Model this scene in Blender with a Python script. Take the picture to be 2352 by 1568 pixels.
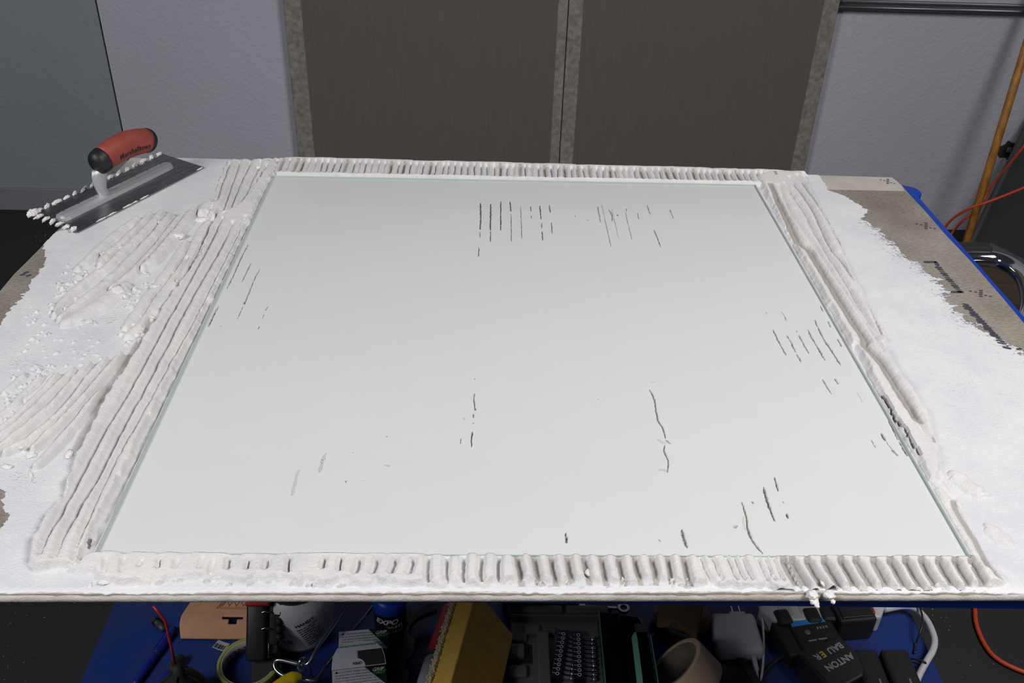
import bpy, bmesh, math, random
import numpy as np
from mathutils import Vector, Matrix, noise as mnoise

random.seed(7)
scene = bpy.context.scene
for o in list(bpy.data.objects):
    bpy.data.objects.remove(o)
col = scene.collection

# ------------------------------------------------------------------ camera
W, H, F = 2352, 1568, 2172.0
CAM = np.array([0.0, 0.0, 1.51])
def _ray(x, y):
    v = np.array([x - W / 2, H / 2 - y, -F]); return v / np.linalg.norm(v)
_up = -_ray(1060, 4100)
_fw = _ray(1148, -640); _fw = _fw - _up * _fw.dot(_up); _fw /= np.linalg.norm(_fw)
_rt = np.cross(_fw, _up)
R = np.array([_rt, _fw, _up])                       # camera -> world
cd = bpy.data.cameras.new('camera'); cd.sensor_width = 36.0; cd.lens = 36.0 * F / W
cd.clip_start = 0.02
cam = bpy.data.objects.new('camera', cd); col.objects.link(cam)
M4 = Matrix.Identity(4)
for i in range(3):
    for j in range(3):
        M4[i][j] = R[i, j]
    M4[i][3] = CAM[i]
cam.matrix_world = M4
scene.camera = cam

# ------------------------------------------------------------------ world and lamps
wd = bpy.data.worlds.new('World'); scene.world = wd; wd.use_nodes = True
wd.node_tree.nodes['Background'].inputs[0].default_value = (0.75, 0.85, 1.0, 1)
wd.node_tree.nodes['Background'].inputs[1].default_value = 0.03
def area(name, loc, target, sx, sy, power, color=(1, 1, 1)):
    l = bpy.data.lights.new(name, 'AREA'); l.shape = 'RECTANGLE'; l.size = sx; l.size_y = sy
    l.energy = power; l.color = color
    o = bpy.data.objects.new(name, l); col.objects.link(o); o.location = loc
    o.rotation_euler = (Vector(target) - Vector(loc)).to_track_quat('-Z', 'Y').to_euler()
    return o
area('softbox_right', (1.22, 0.30, 2.50), (0.30, 1.0, 0.85), 0.75, 0.75, 36, (1.0, 0.985, 0.97))
area('softbox_left', (-1.55, -0.22, 2.22), (-0.25, 1.0, 0.85), 0.8, 0.8, 31, (0.985, 0.99, 1.0))
scene.view_settings.view_transform = 'Standard'
scene.view_settings.look = 'None'
scene.view_settings.exposure = 0.0
scene.view_settings.gamma = 1.0
scene.view_settings.use_curve_mapping = False

# ------------------------------------------------------------------ pixel helpers (direction only; a plane gives the distance)
def onz(x, y, z):
    d = R @ _ray(x, y); return CAM + d * ((z - CAM[2]) / d[2])
def onY(x, y, Y):
    d = R @ _ray(x, y); return CAM + d * (Y / d[1])
ZB = 0.88          # top of the cement board
SZ = 0.292         # lower shelf of the cart
WY = 3.11          # back wall

# ------------------------------------------------------------------ materials
def lin(c):
    return tuple((v / 12.92 if v <= 0.04045 else ((v + 0.055) / 1.055) ** 2.4) for v in c)
def rgb(r, g, b):
    return lin((r / 255., g / 255., b / 255.))
MATS = {}
def mat(name, color, rough=0.6, metal=0.0, vary=0.0, vscale=20.0, bump=0.0, bscale=200.0, bdist=0.001, spec=0.5, color2=None, detail=4.0, stretch=None):
    if name in MATS: return MATS[name]
    m = bpy.data.materials.new(name); m.use_nodes = True
    nt = m.node_tree; b = nt.nodes['Principled BSDF']
    b.inputs['Base Color'].default_value = (*color, 1)
    b.inputs['Roughness'].default_value = rough
    b.inputs['Metallic'].default_value = metal
    b.inputs['Specular IOR Level'].default_value = spec
    tc = nt.nodes.new('ShaderNodeTexCoord'); src = tc.outputs['Object']
    if stretch:
        mp = nt.nodes.new('ShaderNodeMapping'); mp.inputs['Scale'].default_value = stretch
        nt.links.new(src, mp.inputs[0]); src = mp.outputs[0]
    if vary > 0:
        n = nt.nodes.new('ShaderNodeTexNoise'); n.inputs['Scale'].default_value = vscale; n.inputs['Detail'].default_value = detail
        nt.links.new(src, n.inputs[0])
        r = nt.nodes.new('ShaderNodeValToRGB')
        c2 = color2 if color2 else tuple(v * (1 - vary) for v in color)
        r.color_ramp.elements[0].position = 0.3; r.color_ramp.elements[1].position = 0.7
        r.color_ramp.elements[0].color = (*c2, 1)
        r.color_ramp.elements[1].color = (*(tuple(min(1, v * (1 + vary * .3)) for v in color) if not color2 else color), 1)
        nt.links.new(n.outputs[0], r.inputs[0]); nt.links.new(r.outputs[0], b.inputs['Base Color'])
    if bump > 0:
        n = nt.nodes.new('ShaderNodeTexNoise'); n.inputs['Scale'].default_value = bscale; n.inputs['Detail'].default_value = 4
        nt.links.new(src, n.inputs[0])
        bp = nt.nodes.new('ShaderNodeBump'); bp.inputs['Strength'].default_value = bump; bp.inputs['Distance'].default_value = bdist
        nt.links.new(n.outputs[0], bp.inputs['Height']); nt.links.new(bp.outputs[0], b.inputs['Normal'])
    MATS[name] = m; return m

m_wall = mat('wall_paint', rgb(196, 195, 207), 0.75, vary=0.06, vscale=2.0, bump=0.55, bscale=95, bdist=0.004)
m_door = mat('door_paint', rgb(150, 156, 164), 0.7, vary=0.08, vscale=2.5, bump=0.45, bscale=80, bdist=0.004)
m_base = mat('baseboard_paint', rgb(140, 142, 148), 0.7, vary=0.1, vscale=6)
m_gap = mat('gap_black', (0.004, 0.004, 0.004), 0.9)
m_fabric = mat('charcoal_fabric', rgb(114, 109, 106), 0.95, vary=0.10, vscale=6, bump=0.3, bscale=900, bdist=0.001, spec=0.1, stretch=(30, 1, 1.5))
m_felt = mat('felt_border', rgb(164, 158, 152), 0.95, vary=0.25, vscale=60, detail=8, bump=0.5, bscale=260, bdist=0.002, spec=0.1, color2=rgb(128, 120, 113))
m_blue = mat('cart_blue', rgb(8, 62, 165), 0.42, vary=0.12, vscale=9, bump=0.05, bscale=300)
m_chrome = mat('chrome', (0.75, 0.75, 0.77), 0.08, 1.0)
m_steel = mat('steel_wire', (0.5, 0.51, 0.53), 0.25, 1.0)
m_black = mat('black_plastic', (0.012, 0.012, 0.013), 0.45)
m_blackr = mat('black_rubber', (0.010, 0.010, 0.010), 0.7)
m_white = mat('white_plastic', rgb(186, 185, 188), 0.4)
m_orange = mat('orange_cord', rgb(200, 72, 36), 0.5)
m_wood = mat('pole_wood', rgb(196, 138, 60), 0.5, vary=0.3, vscale=12, stretch=(8, 8, .6), color2=rgb(150, 96, 36))

# floor: black rubber with white dust specks
m_floor = bpy.data.materials.new('black_floor'); m_floor.use_nodes = True
nt = m_floor.node_tree; b = nt.nodes['Principled BSDF']; b.inputs['Roughness'].default_value = 0.62
tc = nt.nodes.new('ShaderNodeTexCoord')
n1 = nt.nodes.new('ShaderNodeTexNoise'); n1.inputs['Scale'].default_value = 150; n1.inputs['Detail'].default_value = 2
n2 = nt.nodes.new('ShaderNodeTexNoise'); n2.inputs['Scale'].default_value = 7; n2.inputs['Detail'].default_value = 5
nt.links.new(tc.outputs['Object'], n1.inputs[0]); nt.links.new(tc.outputs['Object'], n2.inputs[0])
ma = nt.nodes.new('ShaderNodeMath'); ma.operation = 'MULTIPLY_ADD'; ma.inputs[1].default_value = 0.32
nt.links.new(n2.outputs[0], ma.inputs[0]); nt.links.new(n1.outputs[0], ma.inputs[2])
rp = nt.nodes.new('ShaderNodeValToRGB'); rp.color_ramp.elements[0].position = 0.87; rp.color_ramp.elements[1].position = 0.95
rp.color_ramp.elements[0].color = (*rgb(40, 40, 42), 1); rp.color_ramp.elements[1].color = (*rgb(190, 188, 184), 1)
nt.links.new(ma.outputs[0], rp.inputs[0]); nt.links.new(rp.outputs[0], b.inputs['Base Color'])
bp = nt.nodes.new('ShaderNodeBump'); bp.inputs['Strength'].default_value = 0.2; bp.inputs['Distance'].default_value = 0.001
nt.links.new(n1.outputs[0], bp.inputs['Height']); nt.links.new(bp.outputs[0], b.inputs['Normal'])

# ------------------------------------------------------------------ mesh helpers
def tag(o, label=None, cat=None, group=None, kind=None):
    if label: o['label'] = label
    if cat: o['category'] = cat
    if group: o['group'] = group
    if kind: o['kind'] = kind
    return o
def empty(name, loc=(0, 0, 0), rot=(0, 0, 0), label=None, cat=None, group=None):
    o = bpy.data.objects.new(name, None); col.objects.link(o); o.empty_display_size = 0.02
    o.location = loc; o.rotation_euler = rot
    return tag(o, label, cat, group)
def link(name, me, m=None, parent=None, smooth=False):
    if m: me.materials.append(m)
    if smooth:
        me.polygons.foreach_set('use_smooth', [True] * len(me.polygons))
    o = bpy.data.objects.new(name, me); col.objects.link(o)
    if parent: o.parent = parent
    return o
def obj(name, bm, m, parent=None, smooth=False):
    bmesh.ops.recalc_face_normals(bm, faces=bm.faces)
    me = bpy.data.meshes.new(name); bm.to_mesh(me); bm.free()
    return link(name, me, m, parent, smooth)
def V(a): return Vector((float(a[0]), float(a[1]), float(a[2])))
def add_box(bm, c, s, rot=None, r=0.0, seg=2):
    t = bmesh.new(); bmesh.ops.create_cube(t, size=1.0)
    for v in t.verts: v.co = Vector((v.co.x * s[0], v.co.y * s[1], v.co.z * s[2]))
    if r > 0: bmesh.ops.bevel(t, geom=list(t.edges), offset=r, segments=seg, profile=0.5, affect='EDGES')
    Mx = Matrix.Translation(Vector(c))
    if rot is not None: Mx = Mx @ (rot.to_4x4() if isinstance(rot, Matrix) else Matrix.Rotation(rot, 4, 'Z'))
    bmesh.ops.transform(t, matrix=Mx, verts=t.verts)
    me = bpy.data.meshes.new('tmp'); t.to_mesh(me); t.free(); bm.from_mesh(me); bpy.data.meshes.remove(me)
    return bm
def box(name, c, s, m, parent=None, rot=None, r=0.0, seg=2, smooth=False):
    return obj(name, add_box(bmesh.new(), c, s, rot, r, seg), m, parent, smooth)
def catmull(pts, n=6):
    pts = [Vector(p) for p in pts]
    if len(pts) < 3: return pts
    out = []
    P = [pts[0] * 2 - pts[1]] + pts + [pts[-1] * 2 - pts[-2]]
    for i in range(1, len(P) - 2):
        for k in range(n):
            t = k / n; a, b_, c, d = P[i - 1], P[i], P[i + 1], P[i + 2]
            out.append(0.5 * ((2 * b_) + (c - a) * t + (2 * a - 5 * b_ + 4 * c - d) * t * t + (3 * b_ - a - 3 * c + d) * t ** 3))
    out.append(pts[-1]); return out
def add_tube(bm, path, r, seg=10, smooth_path=True, caps=True):
    path = catmull(path) if smooth_path else [Vector(p) for p in path]
    rr = r if callable(r) else (lambda t: r)
    n = len(path); rings = []
    tan = (path[1] - path[0]).normalized()
    nrm = tan.orthogonal().normalized()
    for i, p in enumerate(path):
        t = (path[min(i + 1, n - 1)] - path[max(i - 1, 0)])
        t = t.normalized() if t.length > 1e-9 else tan
        nrm = (nrm - t * nrm.dot(t)).normalized(); bi = t.cross(nrm)
        ra = rr(i / (n - 1))
        rings.append([bm.verts.new(p + (nrm * math.cos(a) + bi * math.sin(a)) * ra) for a in [2 * math.pi * k / seg for k in range(seg)]])
    for i in range(n - 1):
        for k in range(seg):
            bm.faces.new((rings[i][k], rings[i][(k + 1) % seg], rings[i + 1][(k + 1) % seg], rings[i + 1][k]))
    if caps:
        bm.faces.new(rings[0][::-1]); bm.faces.new(rings[-1])
    return bm
def tube(name, path, r, m, parent=None, seg=10, smooth_path=True):
    return obj(name, add_tube(bmesh.new(), path, r, seg, smooth_path), m, parent, True)
def add_lathe(bm, prof, seg=40, cap=True, Mx=None):
    rings = []
    for (r, z) in prof:
        rings.append([bm.verts.new((r * math.cos(2 * math.pi * k / seg), r * math.sin(2 * math.pi * k / seg), z)) for k in range(seg)])
    for i in range(len(rings) - 1):
        for k in range(seg):
            bm.faces.new((rings[i][k], rings[i][(k + 1) % seg], rings[i + 1][(k + 1) % seg], rings[i + 1][k]))
    if cap:
        bm.faces.new(rings[0][::-1]); bm.faces.new(rings[-1])
    if Mx is not None: bmesh.ops.transform(bm, matrix=Mx, verts=bm.verts)
    return bm
def lathe(name, prof, m, parent=None, seg=40, cap=True, Mx=None, smooth=True):
    o = obj(name, add_lathe(bmesh.new(), prof, seg, cap, Mx), m, parent, smooth)
    return o
def ring_lathe(bm, prof, seg=48, Mx=None):     # closed profile loop
    rings = []
    for (r, z) in prof:
        rings.append([bm.verts.new((r * math.cos(2 * math.pi * k / seg), r * math.sin(2 * math.pi * k / seg), z)) for k in range(seg)])
    n = len(rings)
    for i in range(n):
        for k in range(seg):
            bm.faces.new((rings[i][k], rings[i][(k + 1) % seg], rings[(i + 1) % n][(k + 1) % seg], rings[(i + 1) % n][k]))
    if Mx is not None: bmesh.ops.transform(bm, matrix=Mx, verts=bm.verts)
    return bm
def add_prism(bm, poly, z0, z1):
    a = [bm.verts.new((p[0], p[1], z0)) for p in poly]; b_ = [bm.verts.new((p[0], p[1], z1)) for p in poly]
    n = len(poly)
    bm.faces.new(a[::-1]); bm.faces.new(b_)
    for i in range(n): bm.faces.new((a[i], a[(i + 1) % n], b_[(i + 1) % n], b_[i]))
    return bm
def prism(name, poly, z0, z1, m, parent=None, bevel=0.0):
    bm = add_prism(bmesh.new(), poly, z0, z1)
    if bevel: bmesh.ops.bevel(bm, geom=list(bm.edges), offset=bevel, segments=2, profile=.5, affect='EDGES')
    return obj(name, bm, m, parent)
def text(name, s, size, m, parent=None, Mx=None, fn=None, shear=0.0, extrude=0.0, align='LEFT', bold=0.0, space=1.0):
    cu = bpy.data.curves.new(name, 'FONT'); cu.body = s; cu.size = size; cu.shear = shear; cu.extrude = extrude
    cu.align_x = align; cu.offset = bold; cu.space_character = space; cu.resolution_u = 3
    t = bpy.data.objects.new('tmp_text', cu); col.objects.link(t)
    bpy.context.view_layer.update()
    me = bpy.data.meshes.new_from_object(t.evaluated_get(bpy.context.evaluated_depsgraph_get()))
    bpy.data.objects.remove(t); bpy.data.curves.remove(cu)
    me.materials.clear()
    if fn:
        for v in me.vertices: v.co = fn(v.co)
    if Mx is not None: me.transform(Mx)
    me.name = name
    return link(name, me, m, parent)
_wr = random.Random(21)
def strokes(name, width, h, m, parent, fn):      # a line of print too small to read in the photograph
    bm = bmesh.new(); x = 0.0
    while x < width - h:
        w_ = min(width - x, h * _wr.uniform(1.2, 4.0)); n = max(1, int(w_ / .0012))
        vs = [[bm.verts.new(fn(Vector((x + w_ * i / n, y, 0)))) for y in (0, h * .55)] for i in range(n + 1)]
        for i in range(n): bm.faces.new((vs[i][0], vs[i + 1][0], vs[i + 1][1], vs[i][1]))
        x += w_ + h * .6
    return obj(name, bm, m, parent)
def frame(o, u, v):
    u = Vector(u).normalized(); v = Vector(v); v = (v - u * v.dot(u)).normalized(); n = u.cross(v)
    Mx = Matrix.Identity(4)
    for i in range(3): Mx[i][0], Mx[i][1], Mx[i][2], Mx[i][3] = u[i], v[i], n[i], o[i]
    return Mx

# ------------------------------------------------------------------ the room
seam_x = float(onY(250, 150, WY)[0])
tag(box('wall_back', ((seam_x + .003 + 3.2) / 2, WY + .05, 1.45), (3.2 - seam_x - .003, .1, 2.9), m_wall), kind='structure')
tag(box('door_1', ((seam_x - .003 - 3.4) / 2, WY + .05, 1.45), (3.4 + seam_x - .003, .1, 2.9), m_door), kind='structure')
tag(box('trim_1', (seam_x, WY + .06, 1.45), (.03, .07, 2.9), m_gap), kind='structure')
tag(box('baseboard_back', ((-3.4 + .9) / 2, WY - .004, .0425), (4.3, .012, .085), m_base, r=.003), kind='structure')
fl = empty('floor'); fl['kind'] = 'structure'
seam_y = float(onz(50, 531, 0)[1])
box('floor_mat', (0, (WY + seam_y) / 2 + .001, -.01), (6.8, WY - seam_y - .003, .02), m_floor, fl, r=.001, seg=1)
box('floor_mat', (0, (seam_y - 2.6) / 2 - .001, -.01), (6.8, seam_y + 2.6 - .003, .02), m_floor, fl, r=.001, seg=1)

# two fabric panels on the wall
def panel(xl, xr, bl, br, label):
    e = empty('acoustic_panel', ((xl + xr) / 2, WY - .02, .12), label=label, cat='wall panel', group='fabric wall panels')
    w_ = xr - xl; c = (xl + xr) / 2
    box('fabric_face', (0, 0, .8), (w_ - .004, .036, 1.6), m_fabric, e, r=.004)
    if bl: box('felt_border', (xl + bl / 2 - c, -.0045, .8), (bl, .034, 1.602), m_felt, e, r=.004)
    if br: box('felt_border', (xr - br / 2 - c, -.0045, .8), (br, .034, 1.602), m_felt, e, r=.004)
PY = WY - .042
x0 = float(onY(667, 180, PY)[0]); x1 = float(onY(707, 180, PY)[0]); x2 = float(onY(1273, 180, PY)[0]); x3 = float(onY(1296, 180, PY)[0])
x4 = float(onY(1329, 180, PY)[0]); x5 = float(onY(1858, 180, PY)[0]); x6 = float(onY(1893, 180, PY)[0])
panel(x0, x3 - .001, x1 - x0, x3 - x2, 'charcoal fabric wall panel with felt borders, on the side of the grey door')
panel(x3 + .001, x6, x4 - x3, x6 - x5, 'charcoal fabric wall panel with felt borders, beside the metal conduit')

# conduit on the wall
c0, c1 = onY(1925, 14, WY - .03), onY(2352, 29, WY - .03)
cz = float((c0[2] + c1[2]) / 2)
ce = empty('metal_conduit', (float(c0[0]), WY - .03, cz), label='thin grey metal conduit running along the wall beside the fabric panels', cat='pipe')
tube('pipe', [(0, 0, 0), (.8, 0, 0), (1.8, 0, 0)], .0085, mat('conduit_metal', rgb(120, 120, 122), .35, .8), ce, 14, False)
tube('pipe', [(0, .012, .016), (.8, .012, .016), (1.8, .012, .016)], .0055, mat('conduit_metal2', rgb(130, 130, 134), .4, .6), ce, 12, False)
for xx in (.9, 1.7): box('strap', (xx, .012, .004), (.03, .03, .034), m_steel, ce, r=.004)

# broken outlet in the wall at right
oc = onY(2325, 345, WY)
oe = empty('wall_outlet_hole', (float(oc[0]), WY - .001, float(oc[2])), label='black open outlet box in broken plaster beside the wooden pole', cat='outlet')
random.seed(3)
pl = []
for k in range(22):
    a = 2 * math.pi * k / 22; rr = 1 + random.uniform(-.22, .22)
    pl.append((.055 * math.cos(a) * rr, .034 * math.sin(a) * rr))
bm = add_prism(bmesh.new(), pl, -.002, .002)
bmesh.ops.transform(bm, matrix=Matrix.Rotation(math.radians(90), 4, 'X'), verts=bm.verts)
obj('broken_edge', bm, mat('broken_plaster', rgb(60, 56, 52), .95, vary=.5, vscale=60, bump=.8, bscale=120, bdist=.004), oe)
box('outlet_box', (.01, -.004, 0), (.07, .012, .042), m_black, oe, r=.003)
box('outlet_face', (.012, -.011, 0), (.03, .006, .03), m_blackr, oe, r=.002)
box('outlet_face', (-.018, -.010, .006), (.016, .006, .018), mat('grey_plastic', rgb(110, 110, 108), .5), oe, r=.002)

# dark leaning panel at right
q = [onY(2222, 566, 2.82), onY(2352, 296, 3.04)]
dl = V(q[1]) - V(q[0])
e = empty('dark_board', V(q[0]), label='dark grey board leaning on the wall behind the wooden pole', cat='board')
vdir = dl.normalized(); udir = Vector((1, 0, 0)) - vdir * vdir.x
Mx = frame((0, 0, 0), udir, vdir)
m_dark = mat('dark_sheet', rgb(52, 53, 56), .6, vary=.15, vscale=5)
vb = -float(q[0][2]) / vdir.z + .012
bm = add_box(bmesh.new(), (.42, vb + .36, -.008), (.84, .72, .016), r=.003); bmesh.ops.transform(bm, matrix=Mx, verts=bm.verts); obj('sheet', bm, m_dark, e)
bm = add_box(bmesh.new(), (.45, .03, .004), (.78, .028, .02), r=.003); bmesh.ops.transform(bm, matrix=Mx, verts=bm.verts); obj('rail', bm, mat('rail_grey', rgb(88, 90, 94), .5), e)
bm = add_box(bmesh.new(), (.005, vb + .36, .002), (.012, .72, .02), r=.002); bmesh.ops.transform(bm, matrix=Mx, verts=bm.verts); obj('edge_strip', bm, mat('edge_grey', rgb(78, 79, 82), .5), e)

# wooden pole leaning on the wall
pt, pb = V(onY(2352, 122, 2.93)), V(onY(2216, 568, 2.74))
d = (pt - pb).normalized()
base = pb - d * (pb.z / d.z); top = base + d * min(1.6, (WY - .02 - base.y) / d.y)
e = empty('wooden_pole', base, label='amber wooden pole leaning upright in front of the wall', cat='pole')
tube('shaft', [Vector((0, 0, 0)), (top - base) * .5, (top - base) * .96], .0128, m_wood, e, 18, False)
tube('end_cap', [(top - base) * .96, (top - base)], .0138, m_black, e, 18, False)
tube('foot', [(0, 0, 0), d * .04], .0138, m_blackr, e, 18, False)

# orange cords
def wpath(pts):
    out = [V(onY(x, y, Y)) for (x, y, Y) in pts]
    for p in out: p.z = max(p.z, .0045)
    return out
o = tube('extension_cord', [Vector((2.35, 3.09, 1.0)), Vector((2.05, 3.0, .62))] + wpath([(2420, 240, 2.9), (2352, 335, 2.9), (2316, 380, 2.92), (2279, 425, 2.93), (2262, 455, 2.93), (2230, 490, 2.9), (2200, 518, 2.88), (2180, 550, 2.86), (2160, 640, 2.84)]), .0042, m_orange, None, 10)
tag(o, 'orange cord dropping behind the pole from the wall outlet', 'cord', 'orange cords')
o = tube('extension_cord', [Vector((2.6, 2.5, .0045)), Vector((2.35, 2.6, .03)), Vector((2.1, 2.7, .16))] + wpath([(2440, 395, 2.72), (2352, 431, 2.70), (2300, 452, 2.69), (2257, 468, 2.69), (2233, 476, 2.69), (2195, 497, 2.72), (2169, 525, 2.74), (2150, 570, 2.74), (2130, 660, 2.74)]), .0042, m_orange, None, 10)
tag(o, 'orange cord crossing in front of the wooden pole', 'cord', 'orange cords')
fpts = [V(onz(x, y, .0058)) for (x, y) in [(2236, 1330), (2239, 1395), (2243, 1435), (2262, 1480), (2292, 1514), (2352, 1543), (2440, 1570)]]
o = tube('extension_cord', fpts, .0045, m_orange, None, 12)
tag(o, 'orange cord curving on the black floor beside the cart', 'cord', 'orange cords')

# ------------------------------------------------------------------ blue cart
CX0, CX1, CY0, CY1 = -.600, .710, .583, 1.50
cart = empty('utility_cart', ((CX0 + CX1) / 2, (CY0 + CY1) / 2, 0), label='blue steel utility cart with chrome push handle under the board', cat='cart')
cc = Vector(((CX0 + CX1) / 2, (CY0 + CY1) / 2, 0))
def rr_poly(x0, y0, x1, y1, r, n=6):
    out = []
    for (cx, cy, a0) in ((x1 - r, y1 - r, 0), (x0 + r, y1 - r, 90), (x0 + r, y0 + r, 180), (x1 - r, y0 + r, 270)):
        for k in range(n + 1):
            a = math.radians(a0 + 90 * k / n); out.append((cx + r * math.cos(a), cy + r * math.sin(a)))
    return out
lp = [(x - cc.x, y - cc.y) for (x, y) in rr_poly(CX0, CY0, CX1, CY1, .03)]
prism('top_deck', lp, .847, .8698, m_blue, cart, bevel=.003)
# lower shelf with raised rims
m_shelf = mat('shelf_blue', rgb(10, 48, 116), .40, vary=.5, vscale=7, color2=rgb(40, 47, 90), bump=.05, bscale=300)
sh = prism('lower_shelf', lp, SZ - .03, SZ, m_shelf, cart, bevel=.003)
for (x, y) in ((CX0 + .02, CY0 + .02), (CX1 - .02, CY0 + .02), (CX0 + .02, CY1 - .02), (CX1 - .02, CY1 - .02)):
    lg = box('leg', (x - cc.x, y - cc.y, .475), (.032, .032, .75), m_blue, cart, r=.004)
    cs = lathe('caster', [(.0, -.014), (.042, -.014), (.048, -.008), (.048, .008), (.042, .014), (.0, .014)], m_blackr, cart, 28, False, Matrix.Translation((x - cc.x, y - cc.y, .048)) @ Matrix.Rotation(math.pi / 2, 4, 'X'))
    box('caster_fork', (x - cc.x, y - cc.y, .09), (.03, .04, .02), m_steel, cart, r=.003)
# corner bump of the top deck seen past the board's broken corner
cb = V(onz(2092, 436, .868))
lathe('corner_cap', [(.0, -.012), (.020, -.012), (.022, -.010), (.022, -.002), (.020, .0), (.0, .0)], m_blue, cart, 24, False, Matrix.Translation((cb.x - cc.x - .006, cb.y - cc.y - .004, .868)))
# chrome push handle
h0 = V(onz(2215, 600, .845))
hx = CX1 - .01
hp = [V(onz(x, y, .845)) for (x, y) in ((2180, 594), (2205, 594), (2250, 593), (2290, 597), (2325, 612), (2350, 635), (2363, 667), (2366, 702), (2355, 738), (2330, 765), (2290, 780), (2240, 785))]
h0 = Vector(hp[1]); h1_ = Vector(hp[-2])
hd = obj('push_handle', add_tube(bmesh.new(), [Vector(p) - cc for p in hp], .0125, 18), m_chrome, cart, True)
hd['label'] = 'chrome tube push handle'
for yy in (h0.y, h1_.y):
    box('handle_bracket', (hx + .028 - cc.x, yy + .012 - cc.y, .857), (.075, .02, .014), m_black, cart, r=.003)

# brown carton on the floor behind the handle
bq = V(onz(2335, 690, 0.10))
e = empty('carton', (bq.x + .12, bq.y + .1, 0), label='dark brown carton on the floor behind the chrome handle', cat='box')
m_carton = mat('brown_carton', rgb(92, 78, 64), .9, vary=.15)
box('body', (0, 0, .05), (.34, .26, .10), m_carton, e, r=.002)
box('flap', (-.0, .066, .102), (.34, .128, .004), m_carton, e)
box('flap', (.0, -.066, .102), (.34, .128, .004), m_carton, e)

# ------------------------------------------------------------------ cement board
def pxy(pts, z=ZB): return [tuple(onz(x, y, z)[:2]) for (x, y) in pts]
m_board = bpy.data.materials.new('cement_board'); m_board.use_nodes = True
nt = m_board.node_tree; b = nt.nodes['Principled BSDF']; b.inputs['Roughness'].default_value = 0.9; b.inputs['Specular IOR Level'].default_value = .2
tc = nt.nodes.new('ShaderNodeTexCoord')
n1 = nt.nodes.new('ShaderNodeTexNoise'); n1.inputs['Scale'].default_value = 9; n1.inputs['Detail'].default_value = 6
n2 = nt.nodes.new('ShaderNodeTexNoise'); n2.inputs['Scale'].default_value = 420; n2.inputs['Detail'].default_value = 3
mp = nt.nodes.new('ShaderNodeMapping'); mp.inputs['Scale'].default_value = (.35, 1, 1)
nt.links.new(tc.outputs['Object'], n1.inputs[0]); nt.links.new(tc.outputs['Object'], mp.inputs[0]); nt.links.new(mp.outputs[0], n2.inputs[0])
r1 = nt.nodes.new('ShaderNodeValToRGB'); r1.color_ramp.elements[0].position = .3; r1.color_ramp.elements[1].position = .72
r1.color_ramp.elements[0].color = (*rgb(128, 120, 111), 1); r1.color_ramp.elements[1].color = (*rgb(160, 151, 143), 1)
r2 = nt.nodes.new('ShaderNodeValToRGB'); r2.color_ramp.elements[0].position = .38; r2.color_ramp.elements[1].position = .7
r2.color_ramp.elements[0].color = (.78, .78, .78, 1); r2.color_ramp.elements[1].color = (1.12, 1.12, 1.12, 1)
mx = nt.nodes.new('ShaderNodeMix'); mx.data_type = 'RGBA'; mx.blend_type = 'MULTIPLY'; mx.inputs[0].default_value = 1
nt.links.new(n1.outputs[0], r1.inputs[0]); nt.links.new(n2.outputs[0], r2.inputs[0])
nt.links.new(r1.outputs[0], mx.inputs[6]); nt.links.new(r2.outputs[0], mx.inputs[7]); nt.links.new(mx.outputs[2], b.inputs['Base Color'])
bp = nt.nodes.new('ShaderNodeBump'); bp.inputs['Strength'].default_value = .35; bp.inputs['Distance'].default_value = .0006
nt.links.new(n2.outputs[0], bp.inputs['Height']); nt.links.new(bp.outputs[0], b.inputs['Normal'])

random.seed(11)
yL, yR = .5555, .5700
def front_y(x): return yL + (yR - yL) * (x + .409) / .88
BX0 = -.628
back = pxy([(300, 360), (2048, 406)])
poly = [(BX0 - .004, front_y(BX0)), (.703, front_y(.703))]
for (x, y) in pxy([(2352, 742), (2300, 680), (2232, 602), (2171, 538), (2128, 488), (2090, 447), (2073, 424), (2060, 413), (2048, 406)]): poly.append((x, y))
poly.append(back[0])
lft = pxy([(300, 360), (215, 440), (180, 478), (160, 500), (120, 540), (96, 566), (60, 602), (36, 628), (0, 668), (-60, 735), (-160, 850)])
for i, (x, y) in enumerate(lft[1:]): poly.append((x + random.uniform(-.002, .002), y))
board = empty('cement_board', (0.03, 1.0, ZB), label='grey cement backer board lying on the blue cart', cat='board')
bo = Vector((.03, 1.0, ZB))
bm = add_prism(bmesh.new(), [(x - bo.x, y - bo.y) for (x, y) in poly], -.0102, 0)
es = [e_ for e_ in bm.edges if abs((e_.verts[0].co.z + e_.verts[1].co.z) / 2 + .0) < 1e-6 or abs(e_.verts[0].co.z - e_.verts[1].co.z) < 1e-6]
bmesh.ops.bevel(bm, geom=es, offset=.0028, segments=3, profile=.5, affect='EDGES')
obj('panel', bm, m_board, board)
# worn front edge dusted with mortar, painted paler for the light it catches
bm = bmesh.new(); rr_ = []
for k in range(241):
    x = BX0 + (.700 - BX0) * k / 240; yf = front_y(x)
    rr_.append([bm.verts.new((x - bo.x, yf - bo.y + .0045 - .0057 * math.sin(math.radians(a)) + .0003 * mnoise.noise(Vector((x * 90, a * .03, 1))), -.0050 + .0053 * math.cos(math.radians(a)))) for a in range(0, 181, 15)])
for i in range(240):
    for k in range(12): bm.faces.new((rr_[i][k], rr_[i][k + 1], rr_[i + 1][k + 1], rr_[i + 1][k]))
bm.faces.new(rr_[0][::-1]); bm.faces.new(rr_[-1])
obj('lit_worn_edge', bm, mat('lit_worn_edge', rgb(214, 208, 203), .9, vary=.3, vscale=45, bump=.6, bscale=500, bdist=.001, spec=.2, color2=rgb(182, 172, 164), detail=8), board, True)
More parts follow.
